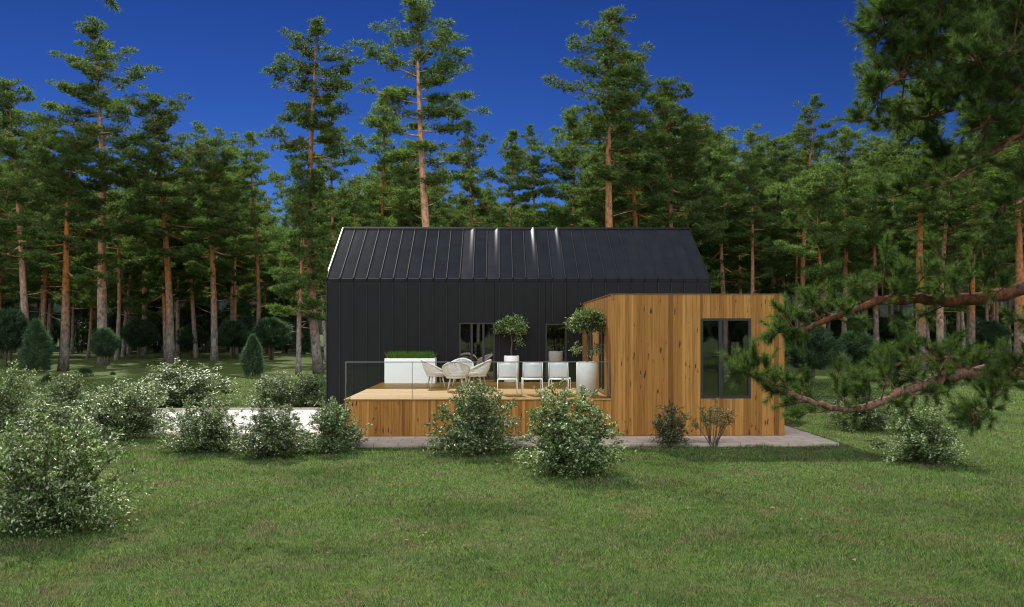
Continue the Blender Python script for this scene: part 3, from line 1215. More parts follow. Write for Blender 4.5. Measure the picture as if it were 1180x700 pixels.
# ------------------------------------------------------------------ sling chairs
def sling_chair():
    t = empty('sling_chair', (0, 0, 0), 'x', 'chair')
    W_ = 0.27
    fr = MB()
    for s in (-1, 1):
        fr.tube([(s * W_, 0.24, 0.44), (s * W_, -0.2, 0.42), (s * W_, -0.30, 0.90)], 0.014, 8)
    fr.tube([(-W_, -0.30, 0.90), (W_, -0.30, 0.90)], 0.014, 8)
    fr.tube([(-W_, 0.24, 0.44), (W_, 0.24, 0.44)], 0.014, 8)
    fr.tube([(-W_, -0.2, 0.42), (W_, -0.2, 0.42)], 0.012, 8)
    fr.build('frame', M_WHITE, t)
    for sx2, y0, y1 in ((-1, 0.24, 0.27), (1, 0.24, 0.27), (-1, -0.2, -0.3), (1, -0.2, -0.3)):
        MB().tube([(sx2 * W_, y0, 0.43), (sx2 * (W_ + 0.01), y1, 0.0)], [0.014, 0.012], 8).build('leg', M_WHITE, t)
    q = W_ - 0.02
    bk = MB()
    vs, fs = [], []
    for k in range(7):
        f_ = k / 6
        for s in (-1, 0, 1):
            bow = -0.018 * (1 - abs(s))
            vs.append((s * q, -0.205 - 0.09 * f_ + bow, 0.45 + 0.44 * f_))
    for k in range(6):
        for j in range(2):
            a = k * 3 + j
            fs.append((a, a + 1, a + 4, a + 3))
    bk.add(vs, fs, True)
    o = bk.build('backrest', M_SLING, t)
    sd = o.modifiers.new('thick', 'SOLIDIFY')
    sd.thickness = 0.008
    vs, fs = [], []
    for k in range(5):
        f_ = k / 4
        for s in (-1, 0, 1):
            vs.append((s * q, -0.19 + 0.42 * f_, 0.43 + 0.015 * f_ - 0.02 * (1 - abs(s)) * math.sin(PI * f_)))
    for k in range(4):
        for j in range(2):
            a = k * 3 + j
            fs.append((a, a + 1, a + 4, a + 3))
    o = MB().add(vs, fs, True).build('seat', M_SLING, t)
    sd = o.modifiers.new('thick', 'SOLIDIFY')
    sd.thickness = 0.008
    return t


pc = Proto(sling_chair())
for px_, rz, lab in ((584.5, 0.0, 'pale sling chair standing in front of the white pot by the black wall'),
                     (613, 0.04, 'middle chair of the row of three pale sling chairs on the terrace'),
                     (645, -0.22, 'pale sling chair turned slightly and nearest to the wooden annex')):
    Yc = 23.85
    pc.place((X(px_, Yc), Yc, DECK), lab, 'sling chairs in a row on the terrace', (0, 0, rz))


# ------------------------------------------------------------------ woven rope armchairs
def rope_chair():
    t = empty('rope_armchair', (0, 0, 0), 'x', 'armchair')
    n_ = 48

    def rim(a):                         # a = angle from the back, -pi..pi
        k = abs(a) / R(125)
        k = min(1, k)
        z = 0.88 - 0.40 * k ** 1.5
        rx = 0.42 - 0.03 * k
        ry = 0.40
        return Vector((math.sin(a) * rx, -math.cos(a) * ry - 0.05 * (1 - k), z))

    def low(a):
        return Vector((math.sin(a) * 0.29, -math.cos(a) * 0.28, 0.40))
    sh = MB()
    A = [R(-125) + R(250) * i / n_ for i in range(n_ + 1)]
    for i in range(1, n_):
        a_ = A[i]
        m_ = low(a_).lerp(rim(a_), 0.5) + Vector((math.sin(a_), -math.cos(a_), 0)) * 0.025
        sh.tube([low(a_), m_, rim(a_)], 0.012, 5, cap=False)
    for f_ in (0.33, 0.66):
        sh.tube([low(a_).lerp(rim(a_), f_) + Vector((math.sin(a_), -math.cos(a_), 0)) * 0.022 for a_ in A], 0.007, 5)
    sh.build('woven_back', M_ROPE, t)
    rm_ = MB()
    rm_.tube([low(A[0]) + Vector((0, 0.02, -0.0))] + [rim(a_) for a_ in A] + [low(A[-1]) + Vector((0, 0.02, 0))], 0.027, 8)
    rm_.build('rim', M_ROPE, t)
    se = MB()
    se.lathe([(0.0, 0.37), (0.28, 0.37), (0.30, 0.385), (0.30, 0.405), (0.28, 0.415), (0.0, 0.415)], 32)
    se.build('seat', M_ROPE, t)
    cu = MB()
    cu.lathe([(0.0, 0.417), (0.24, 0.417), (0.275, 0.44), (0.27, 0.475), (0.2, 0.495), (0.0, 0.5)], 32)
    cu.build('cushion', M_CUSHION, t)
    for a_ in (45, 135, 225, 315):
        ca, sa = math.cos(R(a_)), math.sin(R(a_))
        MB().tube([(ca * 0.23, sa * 0.22, 0.37), (ca * 0.34, sa * 0.33, 0.0)], [0.026, 0.015], 10).build('leg', M_LEGWOOD, t)
    return t


rcp = Proto(rope_chair())
for px_, Yc, rz, lab in ((502.5, 26.3, -1.25, 'round rope armchair seen side on next to the white planter'),
                         (525.5, 25.2, 0.0, 'round rope armchair with its oval woven back to the lawn'),
                         (549.5, 26.2, 1.2, 'round rope armchair facing left in front of the glazed door'),
                         (531, 27.3, PI - 0.1, 'round rope armchair mostly hidden behind the one with its back to the lawn')):
    rcp.place((X(px_, Yc), Yc, DECK), lab, 'rope armchairs grouped on the terrace', (0, 0, rz))


# ------------------------------------------------------------------ pines
def pine(Ht, cb, Lmax, shape, nb, seed, r0, bend, padr=0.5, dens=1.0):
    rg = np.random.default_rng(seed)
    t = empty('pine_tree', (0, 0, 0), 'x', 'pine tree')
    m = MB()
    ns = 16
    ph = rg.uniform(0, 6.28, 2)

    def axis(f_):
        return Vector((bend * math.sin(f_ * 3.2 + ph[0]) * f_, bend * math.sin(f_ * 2.7 + ph[1]) * f_, f_ * Ht))
    rad = [r0 * (1 - 0.93 * (k / ns) ** 1.15) * (1.25 if k == 0 else 1.0) for k in range(ns + 1)]
    m.tube([axis(k / ns) - Vector((0, 0, 0.15 if k == 0 else 0)) for k in range(ns + 1)], rad, 9)

    def rad_at(f_):
        return r0 * (1 - 0.93 * f_ ** 1.15)
    pads = []
    golden = 2.4
    az = rg.uniform(0, 6.28)
    for i in range(nb):
        g = i / (nb - 1)
        f_ = cb + (0.985 - cb) * (g ** 0.9)
        g2 = (f_ - cb) / (1 - cb)
        L = Lmax * shape(g2) * rg.choice((0.4, 0.65, 0.85, 0.95, 1.05, 1.2))
        az += golden + rg.normal(0, 0.5)
        base = axis(f_)
        el = R(-12 + 50 * g2 + rg.normal(0, 9))
        dh = Vector((math.cos(az), math.sin(az), 0))
        pts = []
        droop = rg.uniform(0.0, 0.18) * (1 - g2)
        side = Vector((-dh.y, dh.x, 0)) * rg.normal(0, 0.12)
        for k in range(6):
            s = k / 5
            pts.append(base + dh * (L * s * math.cos(el)) + side * (L * s * s) + Vector((0, 0, L * (s * math.sin(el) - droop * math.sin(PI * s) + 0.16 * s ** 3))))
        rb = min(rad_at(f_) * 0.5, 0.025 + 0.018 * L)
        m.tube(pts, [rb * (1 - 0.8 * k / 5) for k in range(6)], 5, cap=False)
        start = 0.35 if g2 < 0.3 else 0.18
        npd = max(3, int(L * 5.2 * dens))
        for k in range(npd):
            s = start + (1 - start) * (k + rg.uniform(0, 1)) / npd
            q = min(4, int(s * 5))
            p = pts[q].lerp(pts[q + 1], s * 5 - q)
            off = rg.normal(0, 1, 3) * np.array([0.30, 0.30, 0.10]) * (0.5 + 0.35 * L) * 0.8
            c_ = p + Vector(off.tolist()) + Vector((0, 0, 0.08))
            if rg.uniform() < 0.7:
                m.tube([p, p.lerp(c_, 0.6) - Vector((0, 0, 0.04)), c_], [0.016, 0.010, 0.005], 4, cap=False)
            pads.append((*c_, padr * rg.uniform(0.5, 1.05) * (0.75 + 0.25 * shape(g2))))
    # bare snags under the crown
    for i in range(9):
        f_ = cb * rg.uniform(0.45, 1.0)
        a_ = rg.uniform(0, 6.28)
        L = rg.uniform(0.3, 1.5)
        b0 = axis(f_)
        dv = Vector((math.cos(a_), math.sin(a_), rg.uniform(-0.2, 0.35)))
        m.tube([b0, b0 + dv * L * 0.5, b0 + dv * L + Vector((0, 0, rg.uniform(-0.1, 0.2)))], [0.035, 0.02, 0.006], 4, cap=False)
    for k in range(3):
        pads.append((*axis(1 - 0.012 * k), 0.3))
    m.build('trunk', M_BARK, t)
    pads = np.array(pads)
    # tufts in every pad
    cnt = np.maximum(8, (70 * (pads[:, 3] / 0.5) ** 2)).astype(int)
    pid = np.repeat(np.arange(len(pads)), cnt)
    k = len(pid)
    o_ = unit(rg.normal(size=(k, 3))) * (rg.uniform(0, 1, (k, 1)) ** 0.45)
    o_ *= pads[pid, 3:4] * np.array([1.1, 1.1, 0.42])
    tc_ = pads[pid, :3] + o_
    td = unit(unit(o_ + 1e-6) * 0.9 + rg.normal(0, 0.45, (k, 3)) + np.array([0, 0, 0.55]))
    nb_ = 4
    cc = np.repeat(tc_, nb_, 0)
    dd = unit(np.repeat(td, nb_, 0) + rg.normal(0, 0.55, (k * nb_, 3)))
    np_mesh('crown', blades(cc, dd, rg.uniform(0.14, 0.27, k * nb_), rg.uniform(0.035, 0.06, k * nb_), rg), 3, M_NEEDLE, t)
    return t


def sh_tall(g):
    return min(1.0, 0.13 + (1 - g) * 1.9) * (0.75 if g < 0.12 else 1.0)


def sh_cone(g):
    return min(1.0, 0.18 + (1 - g) * 1.55)


def sh_round(g):
    return min(1.0, 0.30 + (1 - g) * 2.4) * (0.8 if g < 0.1 else 1.0)


PINES = {
    'A': (Proto(pine(22, 0.52, 2.6, sh_tall, 33, 1, 0.27, 0.4, 0.44)), 22),
    'B': (Proto(pine(22, 0.56, 2.4, sh_tall, 30, 2, 0.25, 0.6, 0.44)), 22),
    'C': (Proto(pine(17, 0.40, 3.7, sh_cone, 38, 3, 0.24, 0.3, 0.50)), 17),
    'D': (Proto(pine(17, 0.44, 3.8, sh_round, 34, 4, 0.29, 0.35, 0.50)), 17),
    'E': (Proto(pine(18, 0.46, 2.5, sh_tall, 28, 5, 0.20, 0.5, 0.42)), 18),
    'G': (Proto(pine(13, 0.34, 3.2, sh_round, 34, 7, 0.19, 0.35, 0.48)), 13),
    'H': (Proto(pine(20, 0.44, 3.5, sh_cone, 40, 9, 0.25, 0.4, 0.48)), 20),
}
random.seed(21)
GP = 'pines behind the house'


def put_pine(xb, xt, yt, Y, kind, label, group=None, rz=None, fat=1.0):
    pr, Hk = PINES[kind]
    z0 = ground_z(Y)
    top = Z(xt, yt, Y) - z0
    sc = top / Hk
    lean = math.atan2(X(xt, Y) - X(xb, Y), top)
    rz = random.uniform(0, 2 * PI) if rz is None else rz
    rot = (Matrix.Rotation(lean, 3, 'Y') @ Matrix.Rotation(rz, 3, 'Z')).to_euler()
    return pr.place((X(xb, Y), Y, z0), label, group, rot, (sc * fat, sc * fat, sc))


LIST = [
    (33, 8, 98, 62, 'C', 'leaning pine at the left edge with dark crown reaching the tallest of its neighbours'),
    (73, 90, 166, 54, 'D', 'thick leaning pine with mottled grey and orange trunk left of the driveway shrubs'),
    (119, 104, 30, 60, 'A', 'tallest slim pine on the left with bare orange upper trunk'),
    (134, 142, 190, 68, 'E', 'slim pine with orange trunk just right of the tallest left pine'),
    (52, 46, 150, 72, 'H', 'pine with ragged top between the left edge and the thick leaning pine'),
    (197, 184, 112, 60, 'H', 'broad dense pine with thick straight grey trunk behind the pale driveway shrubs'),
    (205, 208, 186, 74, 'E', 'thin orange trunked pine close beside the broad dense left pine'),
    (247, 246, 165, 66, 'D', 'round topped pine with leaning reddish trunk left of the black house'),
    (297, 297, 156, 72, 'E', 'slender pine with orange trunk in the gap left of the tall leaning pine'),
    (272, 268, 192, 80, 'H', 'bushy pine set back between the round topped pine and the slender pine'),
    (344, 352, 212, 51, 'G', 'short pine with thin leaning pale trunk beside the left end of the house'),
    (367, 344, 26, 52, 'B', 'very tall leaning pine with bare orange trunk at the left end of the roof'),
    (384, 386, 126, 62, 'E', 'pine with high thin crown just behind the very tall leaning pine'),
    (440, 437, 106, 58, 'E', 'slim pine with tufted top left of the tallest pine above the roof'),
    (470, 476, 165, 68, 'H', 'full crowned pine tucked behind the tallest pine above the roof'),
    (498, 488, 2, 50, 'A', 'tallest pine above the roof with curved orange trunk and high crown'),
    (545, 545, 138, 64, 'E', 'small topped slim pine right of the tallest pine'),
    (586, 586, 150, 60, 'E', 'full pine above the middle of the roof between two slimmer open pines'),
    (619, 618, 148, 66, 'B', 'thin open pine standing alone in the blue gap over the roof'),
    (657, 664, 130, 62, 'C', 'dense dark pine at the left foot of the tall pine right of the roof middle'),
    (706, 699, 12, 50, 'A', 'tall pine right of the roof middle with straight reddish trunk'),
    (736, 730, 62, 55, 'H', 'dense pine pressed against the right side of the tall straight pine'),
    (772, 770, 98, 58, 'C', 'broad cone shaped pine above the right part of the roof'),
    (800, 798, 134, 68, 'H', 'pine with dense crown above the right end of the roof'),
    (836, 830, 160, 66, 'C', 'dark pine just past the right end of the roof'),
    (866, 868, 152, 64, 'E', 'slim pine with fine top above the wooden annex'),
    (890, 890, 168, 76, 'D', 'set back round pine between two slim pines above the annex'),
    (927, 926, 112, 60, 'B', 'tall pine with bare orange trunk above the right end of the annex'),
    (950, 946, 205, 55, 'G', 'low branched pine with bright orange trunk right of the annex'),
    (972, 975, 150, 64, 'H', 'full pine partly covered by the near branches right of the annex'),
    (1064, 1055, 130, 52, 'B', 'pine with thick bright orange trunk behind the near branches'),
    (1085, 1082, 178, 55, 'E', 'slim pine with pale grey lower trunk right beside the thick orange trunk'),
    (1104, 1100, 190, 72, 'E', 'thin set back pine between two pale trunks on the right'),
    (1118, 1122, 150, 60, 'B', 'pine with straight whitish lower trunk in the right hand stand'),
    (1175, 1168, 140, 50, 'A', 'pine with thick orange trunk cut by the right edge'),
    (1010, 1008, 160, 68, 'C', 'bushy pine between the annex and the thick orange trunk'),
    (1148, 1146, 196, 78, 'E', 'thin dark pine set back near the right edge'),
]
for e_ in LIST:
    put_pine(*e_, fat=1.75 if e_[0] in (1064, 1085, 1118, 1175) else 1.25 if e_[0] in (73, 119, 197, 367, 498, 706) else 1.0)
# the forest behind, in which single trees can hardly be told apart
ftops = [(-120, 150), (0, 175), (60, 200), (130, 235), (170, 195), (225, 215), (262, 205), (290, 240), (320, 262), (350, 225), (400, 205), (430, 215), (470, 200),
         (520, 235), (560, 225), (600, 240), (628, 272), (650, 230), (690, 190), (740, 165), (790, 160), (830, 190), (870, 195), (910, 190),
         (950, 195), (1000, 190), (1050, 180), (1110, 180), (1180, 170), (1300, 150)]


def ftop(px_):
    for (a, ya), (b, yb) in zip(ftops[:-1], ftops[1:]):
        if a <= px_ <= b:
            return ya + (yb - ya) * (px_ - a) / (b - a)
    return 180


kinds = 'CDEGHCHDG'
nf_ = 0
for row, (Y0, Y1, stepx) in enumerate(((64, 76, 30), (80, 95, 24), (98, 118, 20), (122, 150, 17))):
    px_ = -110.0
    while px_ < 1290:
        jx = px_ + random.uniform(-9, 9)
        Yq = random.uniform(Y0, Y1)
        yt = ftop(jx) + random.uniform(-4, 42) + (12 if row == 0 else 0)
        hidden = 400 < jx < 800 and yt > 258
        if row == 0 and (jx < 376 or jx > 850) and random.random() < 0.4:
            hidden = True
        if not hidden:
            side = ('slender pine in the crowded far stand left of the black house' if jx < 376 else
                    'green pine crown among the far stand seen over the dark roof' if jx < 819 else
                    'far pine in the crowded stand right of the roof behind the nearer trunks')
            put_pine(jx + random.uniform(-14, 14), jx, yt, Yq, random.choice(kinds), side,
                     ('far pines left of the house', 'far pines over the roof', 'far pines right of the house')[0 if jx < 376 else 1 if jx < 819 else 2])
            nf_ += 1
        px_ += stepx * random.uniform(0.7, 1.3)


# ------------------------------------------------------------------ understory
def dense_tree(name, Ht, prof, z0, n, seed, stem, cat):
    """dense crown filling a profile radius(t), t = 0..1 from z0 to Ht, leaning on many small sprays"""
    rg = np.random.default_rng(seed)
    t = empty(name, (0, 0, 0), 'x', cat)
    m = MB()
    for s in range(stem):
        a_ = 6.28 * s / stem + rg.uniform(0, 1)
        r_ = 0.0 if stem == 1 else 0.12
        m.tube([(r_ * math.cos(a_), r_ * math.sin(a_), -0.1), (r_ * 1.6 * math.cos(a_), r_ * 1.6 * math.sin(a_), z0 + 0.2),
                (r_ * 2.4 * math.cos(a_), r_ * 2.4 * math.sin(a_), Ht * 0.8)], [0.07, 0.05, 0.012], 6)
    for k in range(40):
        f_ = rg.uniform(0.02, 0.9)
        a_ = rg.uniform(0, 6.28)
        z_ = z0 + (Ht - z0) * f_
        r_ = prof(f_) * 0.9
        m.tube([(0, 0, z_ - 0.1), (r_ * math.cos(a_), r_ * math.sin(a_), z_ + 0.1 * r_)], [0.018, 0.005], 4, cap=False)
    m.build('trunk', M_STEM, t)
    f_ = rg.uniform(0, 1, n) ** 0.9
    pr = np.array([prof(q) for q in f_])
    a_ = rg.uniform(0, 6.28, n)
    lump = 1 + 0.24 * np.sin(a_ * 3 + f_ * 9 + seed) + 0.14 * np.sin(a_ * 7 - f_ * 17)
    rr = pr * lump * rg.uniform(0.25, 1, n) ** 0.4
    c_ = np.stack([rr * np.cos(a_), rr * np.sin(a_), z0 + (Ht - z0) * f_ + rg.normal(0, 0.05, n)], 1)
    d_ = unit(np.stack([np.cos(a_), np.sin(a_), np.full(n, 0.7)], 1) + rg.normal(0, 0.55, (n, 3)))
    np_mesh('crown', blades(c_, d_, rg.uniform(0.16, 0.42, n), rg.uniform(0.04, 0.07, n), rg), 3, M_SPRUCE, t)
    return t


CONE = Proto(dense_tree('young_conifer', 3.6, lambda f: max(0.05, 0.95 * math.sin(PI * min(1, 0.28 + 0.72 * f)) ** 0.9), 0.15, 9000, 3, 1, 'conifer'))
ROUND = Proto(dense_tree('round_tree', 3.4, lambda f: 1.25 * max(0.1, math.sin(PI * (0.10 + 0.86 * f))) ** 0.7, 1.1, 9000, 4, 3, 'small tree'))
LOWB = Proto(dense_tree('low_bush', 0.8, lambda f: 0.85 * max(0.1, math.cos(f * PI / 2)) ** 0.6, 0.02, 3500, 5, 3, 'bush'))
RAG = Proto(dense_tree('ragged_tree', 4.2, lambda f: 1.15 * (0.5 + 0.5 * abs(math.sin(f * 8.0 + 0.6))) * max(0.12, math.sin(PI * (0.16 + 0.82 * f))), 0.25, 6500, 14, 4, 'small tree'))
TALLC = Proto(dense_tree('spruce_tree', 12, lambda f: max(0.06, 1.9 * (1 - f) ** 0.7 * (0.55 + 0.45 * abs(math.sin(f * 21)))), 1.0, 7000, 8, 1, 'spruce'))


def put_small(pr, Hk, px_, yt, Y, label, group=None, wide=1.0):
    z0 = ground_z(Y)
    sc = (Z(px_, yt, Y) - z0) / Hk
    pr.place((X(px_, Y), Y, z0), label, group, (0, 0, random.uniform(0, 6.28)), (sc * wide, sc * wide, sc))


put_small(CONE, 3.6, 42, 371, 53, 'dark egg shaped young conifer left of the thick leaning pine', wide=0.95)
put_small(CONE, 3.6, 291, 388, 50, 'small bluish young conifer alone on the grass left of the house', wide=0.9)
put_small(ROUND, 3.4, 121, 381, 56, 'round headed dark small tree just right of the thick leaning pine', wide=0.85)
put_small(ROUND, 3.4, 312, 369, 68, 'wide dark small tree behind the small bluish young conifer', wide=1.2)
put_small(ROUND, 3.4, 268, 372, 72, 'dark small tree left of the small bluish young conifer', wide=1.1)
put_small(ROUND, 3.4, 222, 376, 74, 'dark small tree right of the broad dense pine trunk', wide=1.1)
put_small(ROUND, 3.4, 160, 370, 72, 'dark small tree left of the broad dense pine trunk', wide=1.1)
put_small(ROUND, 3.4, 10, 360, 58, 'dark small tree cut by the left edge', wide=1.0)
put_small(LOWB, 0.8, 97, 426, 50, 'low green bush on the grass right of the thick leaning pine')
put_small(LOWB, 0.8, 130, 429, 51, 'low green bush below the round headed small tree', wide=0.9)
put_small(LOWB, 0.8, 58, 433, 46, 'low green bush left of the thick leaning trunk base')
put_small(LOWB, 0.8, 334, 421, 62, 'low green bush near the left end of the house')
put_small(TALLC, 12, 846, 212, 76, 'bluish green spruce between the house roof and the annex pines', wide=0.9)
put_small(ROUND, 3.4, 935, 378, 42, 'dark green dense small tree right behind the annex corner', wide=1.1)
put_small(ROUND, 3.4, 985, 384, 48, 'dark dense small tree behind the near branches', wide=1.1)
put_small(ROUND, 3.4, 1030, 372, 74, 'dark small tree left of the thick orange trunk', wide=1.2)
put_small(ROUND, 3.4, 1140, 372, 70, 'dark small tree behind the pale trunks on the right', wide=1.2)
for px_ in list(np.arange(-90, 375, 15)) + list(np.arange(850, 1270, 15)):
    q = float(px_) + random.uniform(-8, 8)
    Yq = random.uniform(84, 112)
    lf = q < 376
    put_small(random.choice((ROUND, ROUND, CONE, RAG, RAG)), 3.5, q, random.uniform(350, 374), Yq,
              'dark undergrowth tree far back among the trunks left of the house' if lf else 'dark undergrowth tree far back among the trunks on the right',
              'far undergrowth trees left' if lf else 'far undergrowth trees right', random.uniform(0.9, 1.5))


# ------------------------------------------------------------------ shrubs
def shrub(Rw, Ht, nst, nl, seed, spread, llen, open_=0.0):
    rg = np.random.default_rng(seed)
    t = empty('shrub', (0, 0, 0), 'x', 'shrub')
    m = MB()
    cl_, dl_ = [], []
    per = nl // nst
    for s in range(nst):
        a_ = rg.uniform(0, 6.28)
        tilt = rg.uniform(0.0, 1.0) ** 0.6 * 1.02
        L = Ht * rg.uniform(0.72, 1.05)
        tip = Vector((math.cos(a_) * Rw * tilt * rg.uniform(0.8, 1.12), math.sin(a_) * Rw * tilt * rg.uniform(0.8, 1.12), L * max(0.14, max(0.0, 1 - tilt ** 2.6) ** 0.5) if not open_ else L * (1 - 0.4 * tilt ** 2)))
        b0 = Vector((math.cos(a_) * 0.1 * rg.uniform(0, 1), math.sin(a_) * 0.1 * rg.uniform(0, 1), -0.03))
        md = b0.lerp(tip, 0.5) + Vector((0, 0, 0.16 * L * tilt))
        pts = []
        for k in range(7):
            u = k / 6
            pts.append(b0 * (1 - u) ** 2 + md * 2 * u * (1 - u) + tip * u * u)
        m.tube(pts, [0.013 * (1 - 0.8 * k / 6) for k in range(7)], 5, cap=False)
        # side twigs carrying the leaves
        ntw = 9
        lo = 0.62 if open_ else 0.22
        for q in range(ntw):
            u = lo + (1.02 - lo) * (q + rg.uniform(0, 1)) / ntw
            k = min(5, int(u * 6))
            p = pts[k].lerp(pts[k + 1], min(1.0, u * 6 - k))
            dv = Vector(unit(rg.normal(size=(1, 3)))[0].tolist())
            dv.z = abs(dv.z) * 0.8 + 0.1 if (tilt < 0.55 or rg.uniform() < 0.5) else -abs(dv.z) * 0.7
            l_ = spread * rg.uniform(0.5, 1.1)
            e_ = p + dv * l_
            m.tube([p, e_], [0.005, 0.002], 3, cap=False)
            kk = max(3, per // ntw)
            uu = rg.uniform(0.1, 1.05, (kk, 1))
            cc = np.array(p) + np.array(dv) * l_ * uu + rg.normal(0, 0.022, (kk, 3))
            cl_.append(cc)
            dl_.append(np.tile(np.array(dv), (kk, 1)))
    if not open_:
        for q in range(34):
            a_ = 6.28 * q / 34 + rg.uniform(-0.2, 0.2)
            rr_ = Rw * rg.uniform(0.45, 1.0)
            e_ = Vector((math.cos(a_) * rr_, math.sin(a_) * rr_, Ht * rg.uniform(0.05, 0.30)))
            m.tube([(0, 0, 0.02), Vector((0, 0, 0.1)).lerp(e_, 0.55) + Vector((0, 0, 0.06)), e_], [0.008, 0.005, 0.002], 4, cap=False)
            kk = max(8, nl // 190)
            cl_.append(np.array(e_) * rg.uniform(0.6, 1.03, (kk, 1)) + rg.normal(0, 0.075 * Rw / 0.9, (kk, 3)))
            dl_.append(np.tile(np.array([math.cos(a_), math.sin(a_), 0.4]), (kk, 1)))
            cl_[-1][:, 2] = np.abs(cl_[-1][:, 2]) + 0.015
    m.build('stems', M_STEM, t)
    cc = np.concatenate(cl_)
    dd = unit(np.concatenate(dl_) + rg.normal(0, 0.75, cc.shape))
    n_ = len(cc)
    nn_ = unit(rg.normal(0, 0.55, (n_, 3)) + np.array([0, 0, 1.0]))
    ext = (2 * np.percentile(np.hypot(cc[:, 0], cc[:, 1]), 95), np.percentile(cc[:, 2], 99) + 0.03)
    np_mesh('foliage', leaves(cc, dd, nn_, rg.uniform(0.8, 1.25, n_) * llen, rg.uniform(0.42, 0.6, n_) * llen), 4, M_SHRUB, t, LEAF_F)
    return t, ext


SH = {}
for key, args in ((1, (0.95, 1.5, 64, 13000, 1, 0.22, 0.062)), (2, (1.05, 1.35, 64, 12000, 2, 0.22, 0.062)), (3, (0.85, 1.25, 56, 9500, 3, 0.20, 0.060)),
                  (4, (0.40, 1.15, 24, 2200, 4, 0.14, 0.055)), (5, (0.50, 1.2, 13, 900, 5, 0.14, 0.055, 1.0)),
                  (6, (1.0, 1.3, 90, 15000, 6, 0.16, 0.052)), (7, (0.9, 1.45, 52, 15500, 7, 0.26, 0.050))):
    t_, e_ = shrub(*args)
    SH[key] = (Proto(t_), e_[0], e_[1])


def put_shrub(kind, px_, py_top, py_base, wpx, label, rz):
    pr, w0, h0 = SH[kind]
    Y = F * ZC / (py_base - HOR)
    hgt = Z(px_, py_top, Y)
    wid = wpx / F * Y
    pr.place((X(px_, Y), Y, 0), label, 'leafy shrubs around the house', (0, 0, rz), (wid / w0, wid / w0, hgt / h0))


put_shrub(6, 62, 490, 606, 156, 'large glossy shrub nearest the camera in the bottom left', 0.3)
put_shrub(6, 2, 426, 500, 80, 'tall pale shrub cut by the left edge on the far side of the driveway', 1.2)
put_shrub(3, 76, 432, 478, 66, 'small pale shrub below the thick leaning pine trunk', 2.0)
put_shrub(7, 205, 421, 468, 112, 'wide pale shrub on the far side of the driveway, topmost of the left cluster', 0.7)
put_shrub(6, 143, 443, 502, 110, 'full pale shrub overlapping the driveway in the middle of the left cluster', 2.6)
put_shrub(2, 60, 468, 528, 112, 'pale shrub on the lawn edge just behind the large bottom left shrub', 4.0)
put_shrub(6, 234, 464, 518, 86, 'round shrub on the lawn before the driveway, between the left cluster and the next shrub', 3.3)
put_shrub(1, 312, 468, 525, 80, 'round shrub on the lawn before the driveway with dark bare stems', 5.0)
put_shrub(1, 318, 432, 470, 56, 'small shrub beyond the driveway left of the house corner', 1.9)
put_shrub(3, 354, 432, 468, 44, 'small shrub beyond the driveway right at the house corner', 0.2)
put_shrub(3, 383, 463, 520, 70, 'shrub at the left front corner of the wooden terrace', 4.4)
put_shrub(2, 550, 445, 521, 98, 'spreading shrub in front of the terrace middle under the rope armchairs', 0.9)
put_shrub(1, 655, 451, 546, 105, 'largest dense shrub in front of the terrace under the sling chairs', 5.4)
put_shrub(4, 772, 467, 516, 40, 'small upright dark shrub against the annex left of its window', 0.5)
put_shrub(5, 822, 461, 516, 46, 'sparse shrub with bare forked stems under the annex window', 1.0)
put_shrub(3, 1063, 468, 534, 88, 'round shrub alone on the right lawn with its shadow to the right', 2.4)
put_shrub(2, 992, 455, 496, 72, 'dark shrub under the near pine branches right of the annex', 3.6)


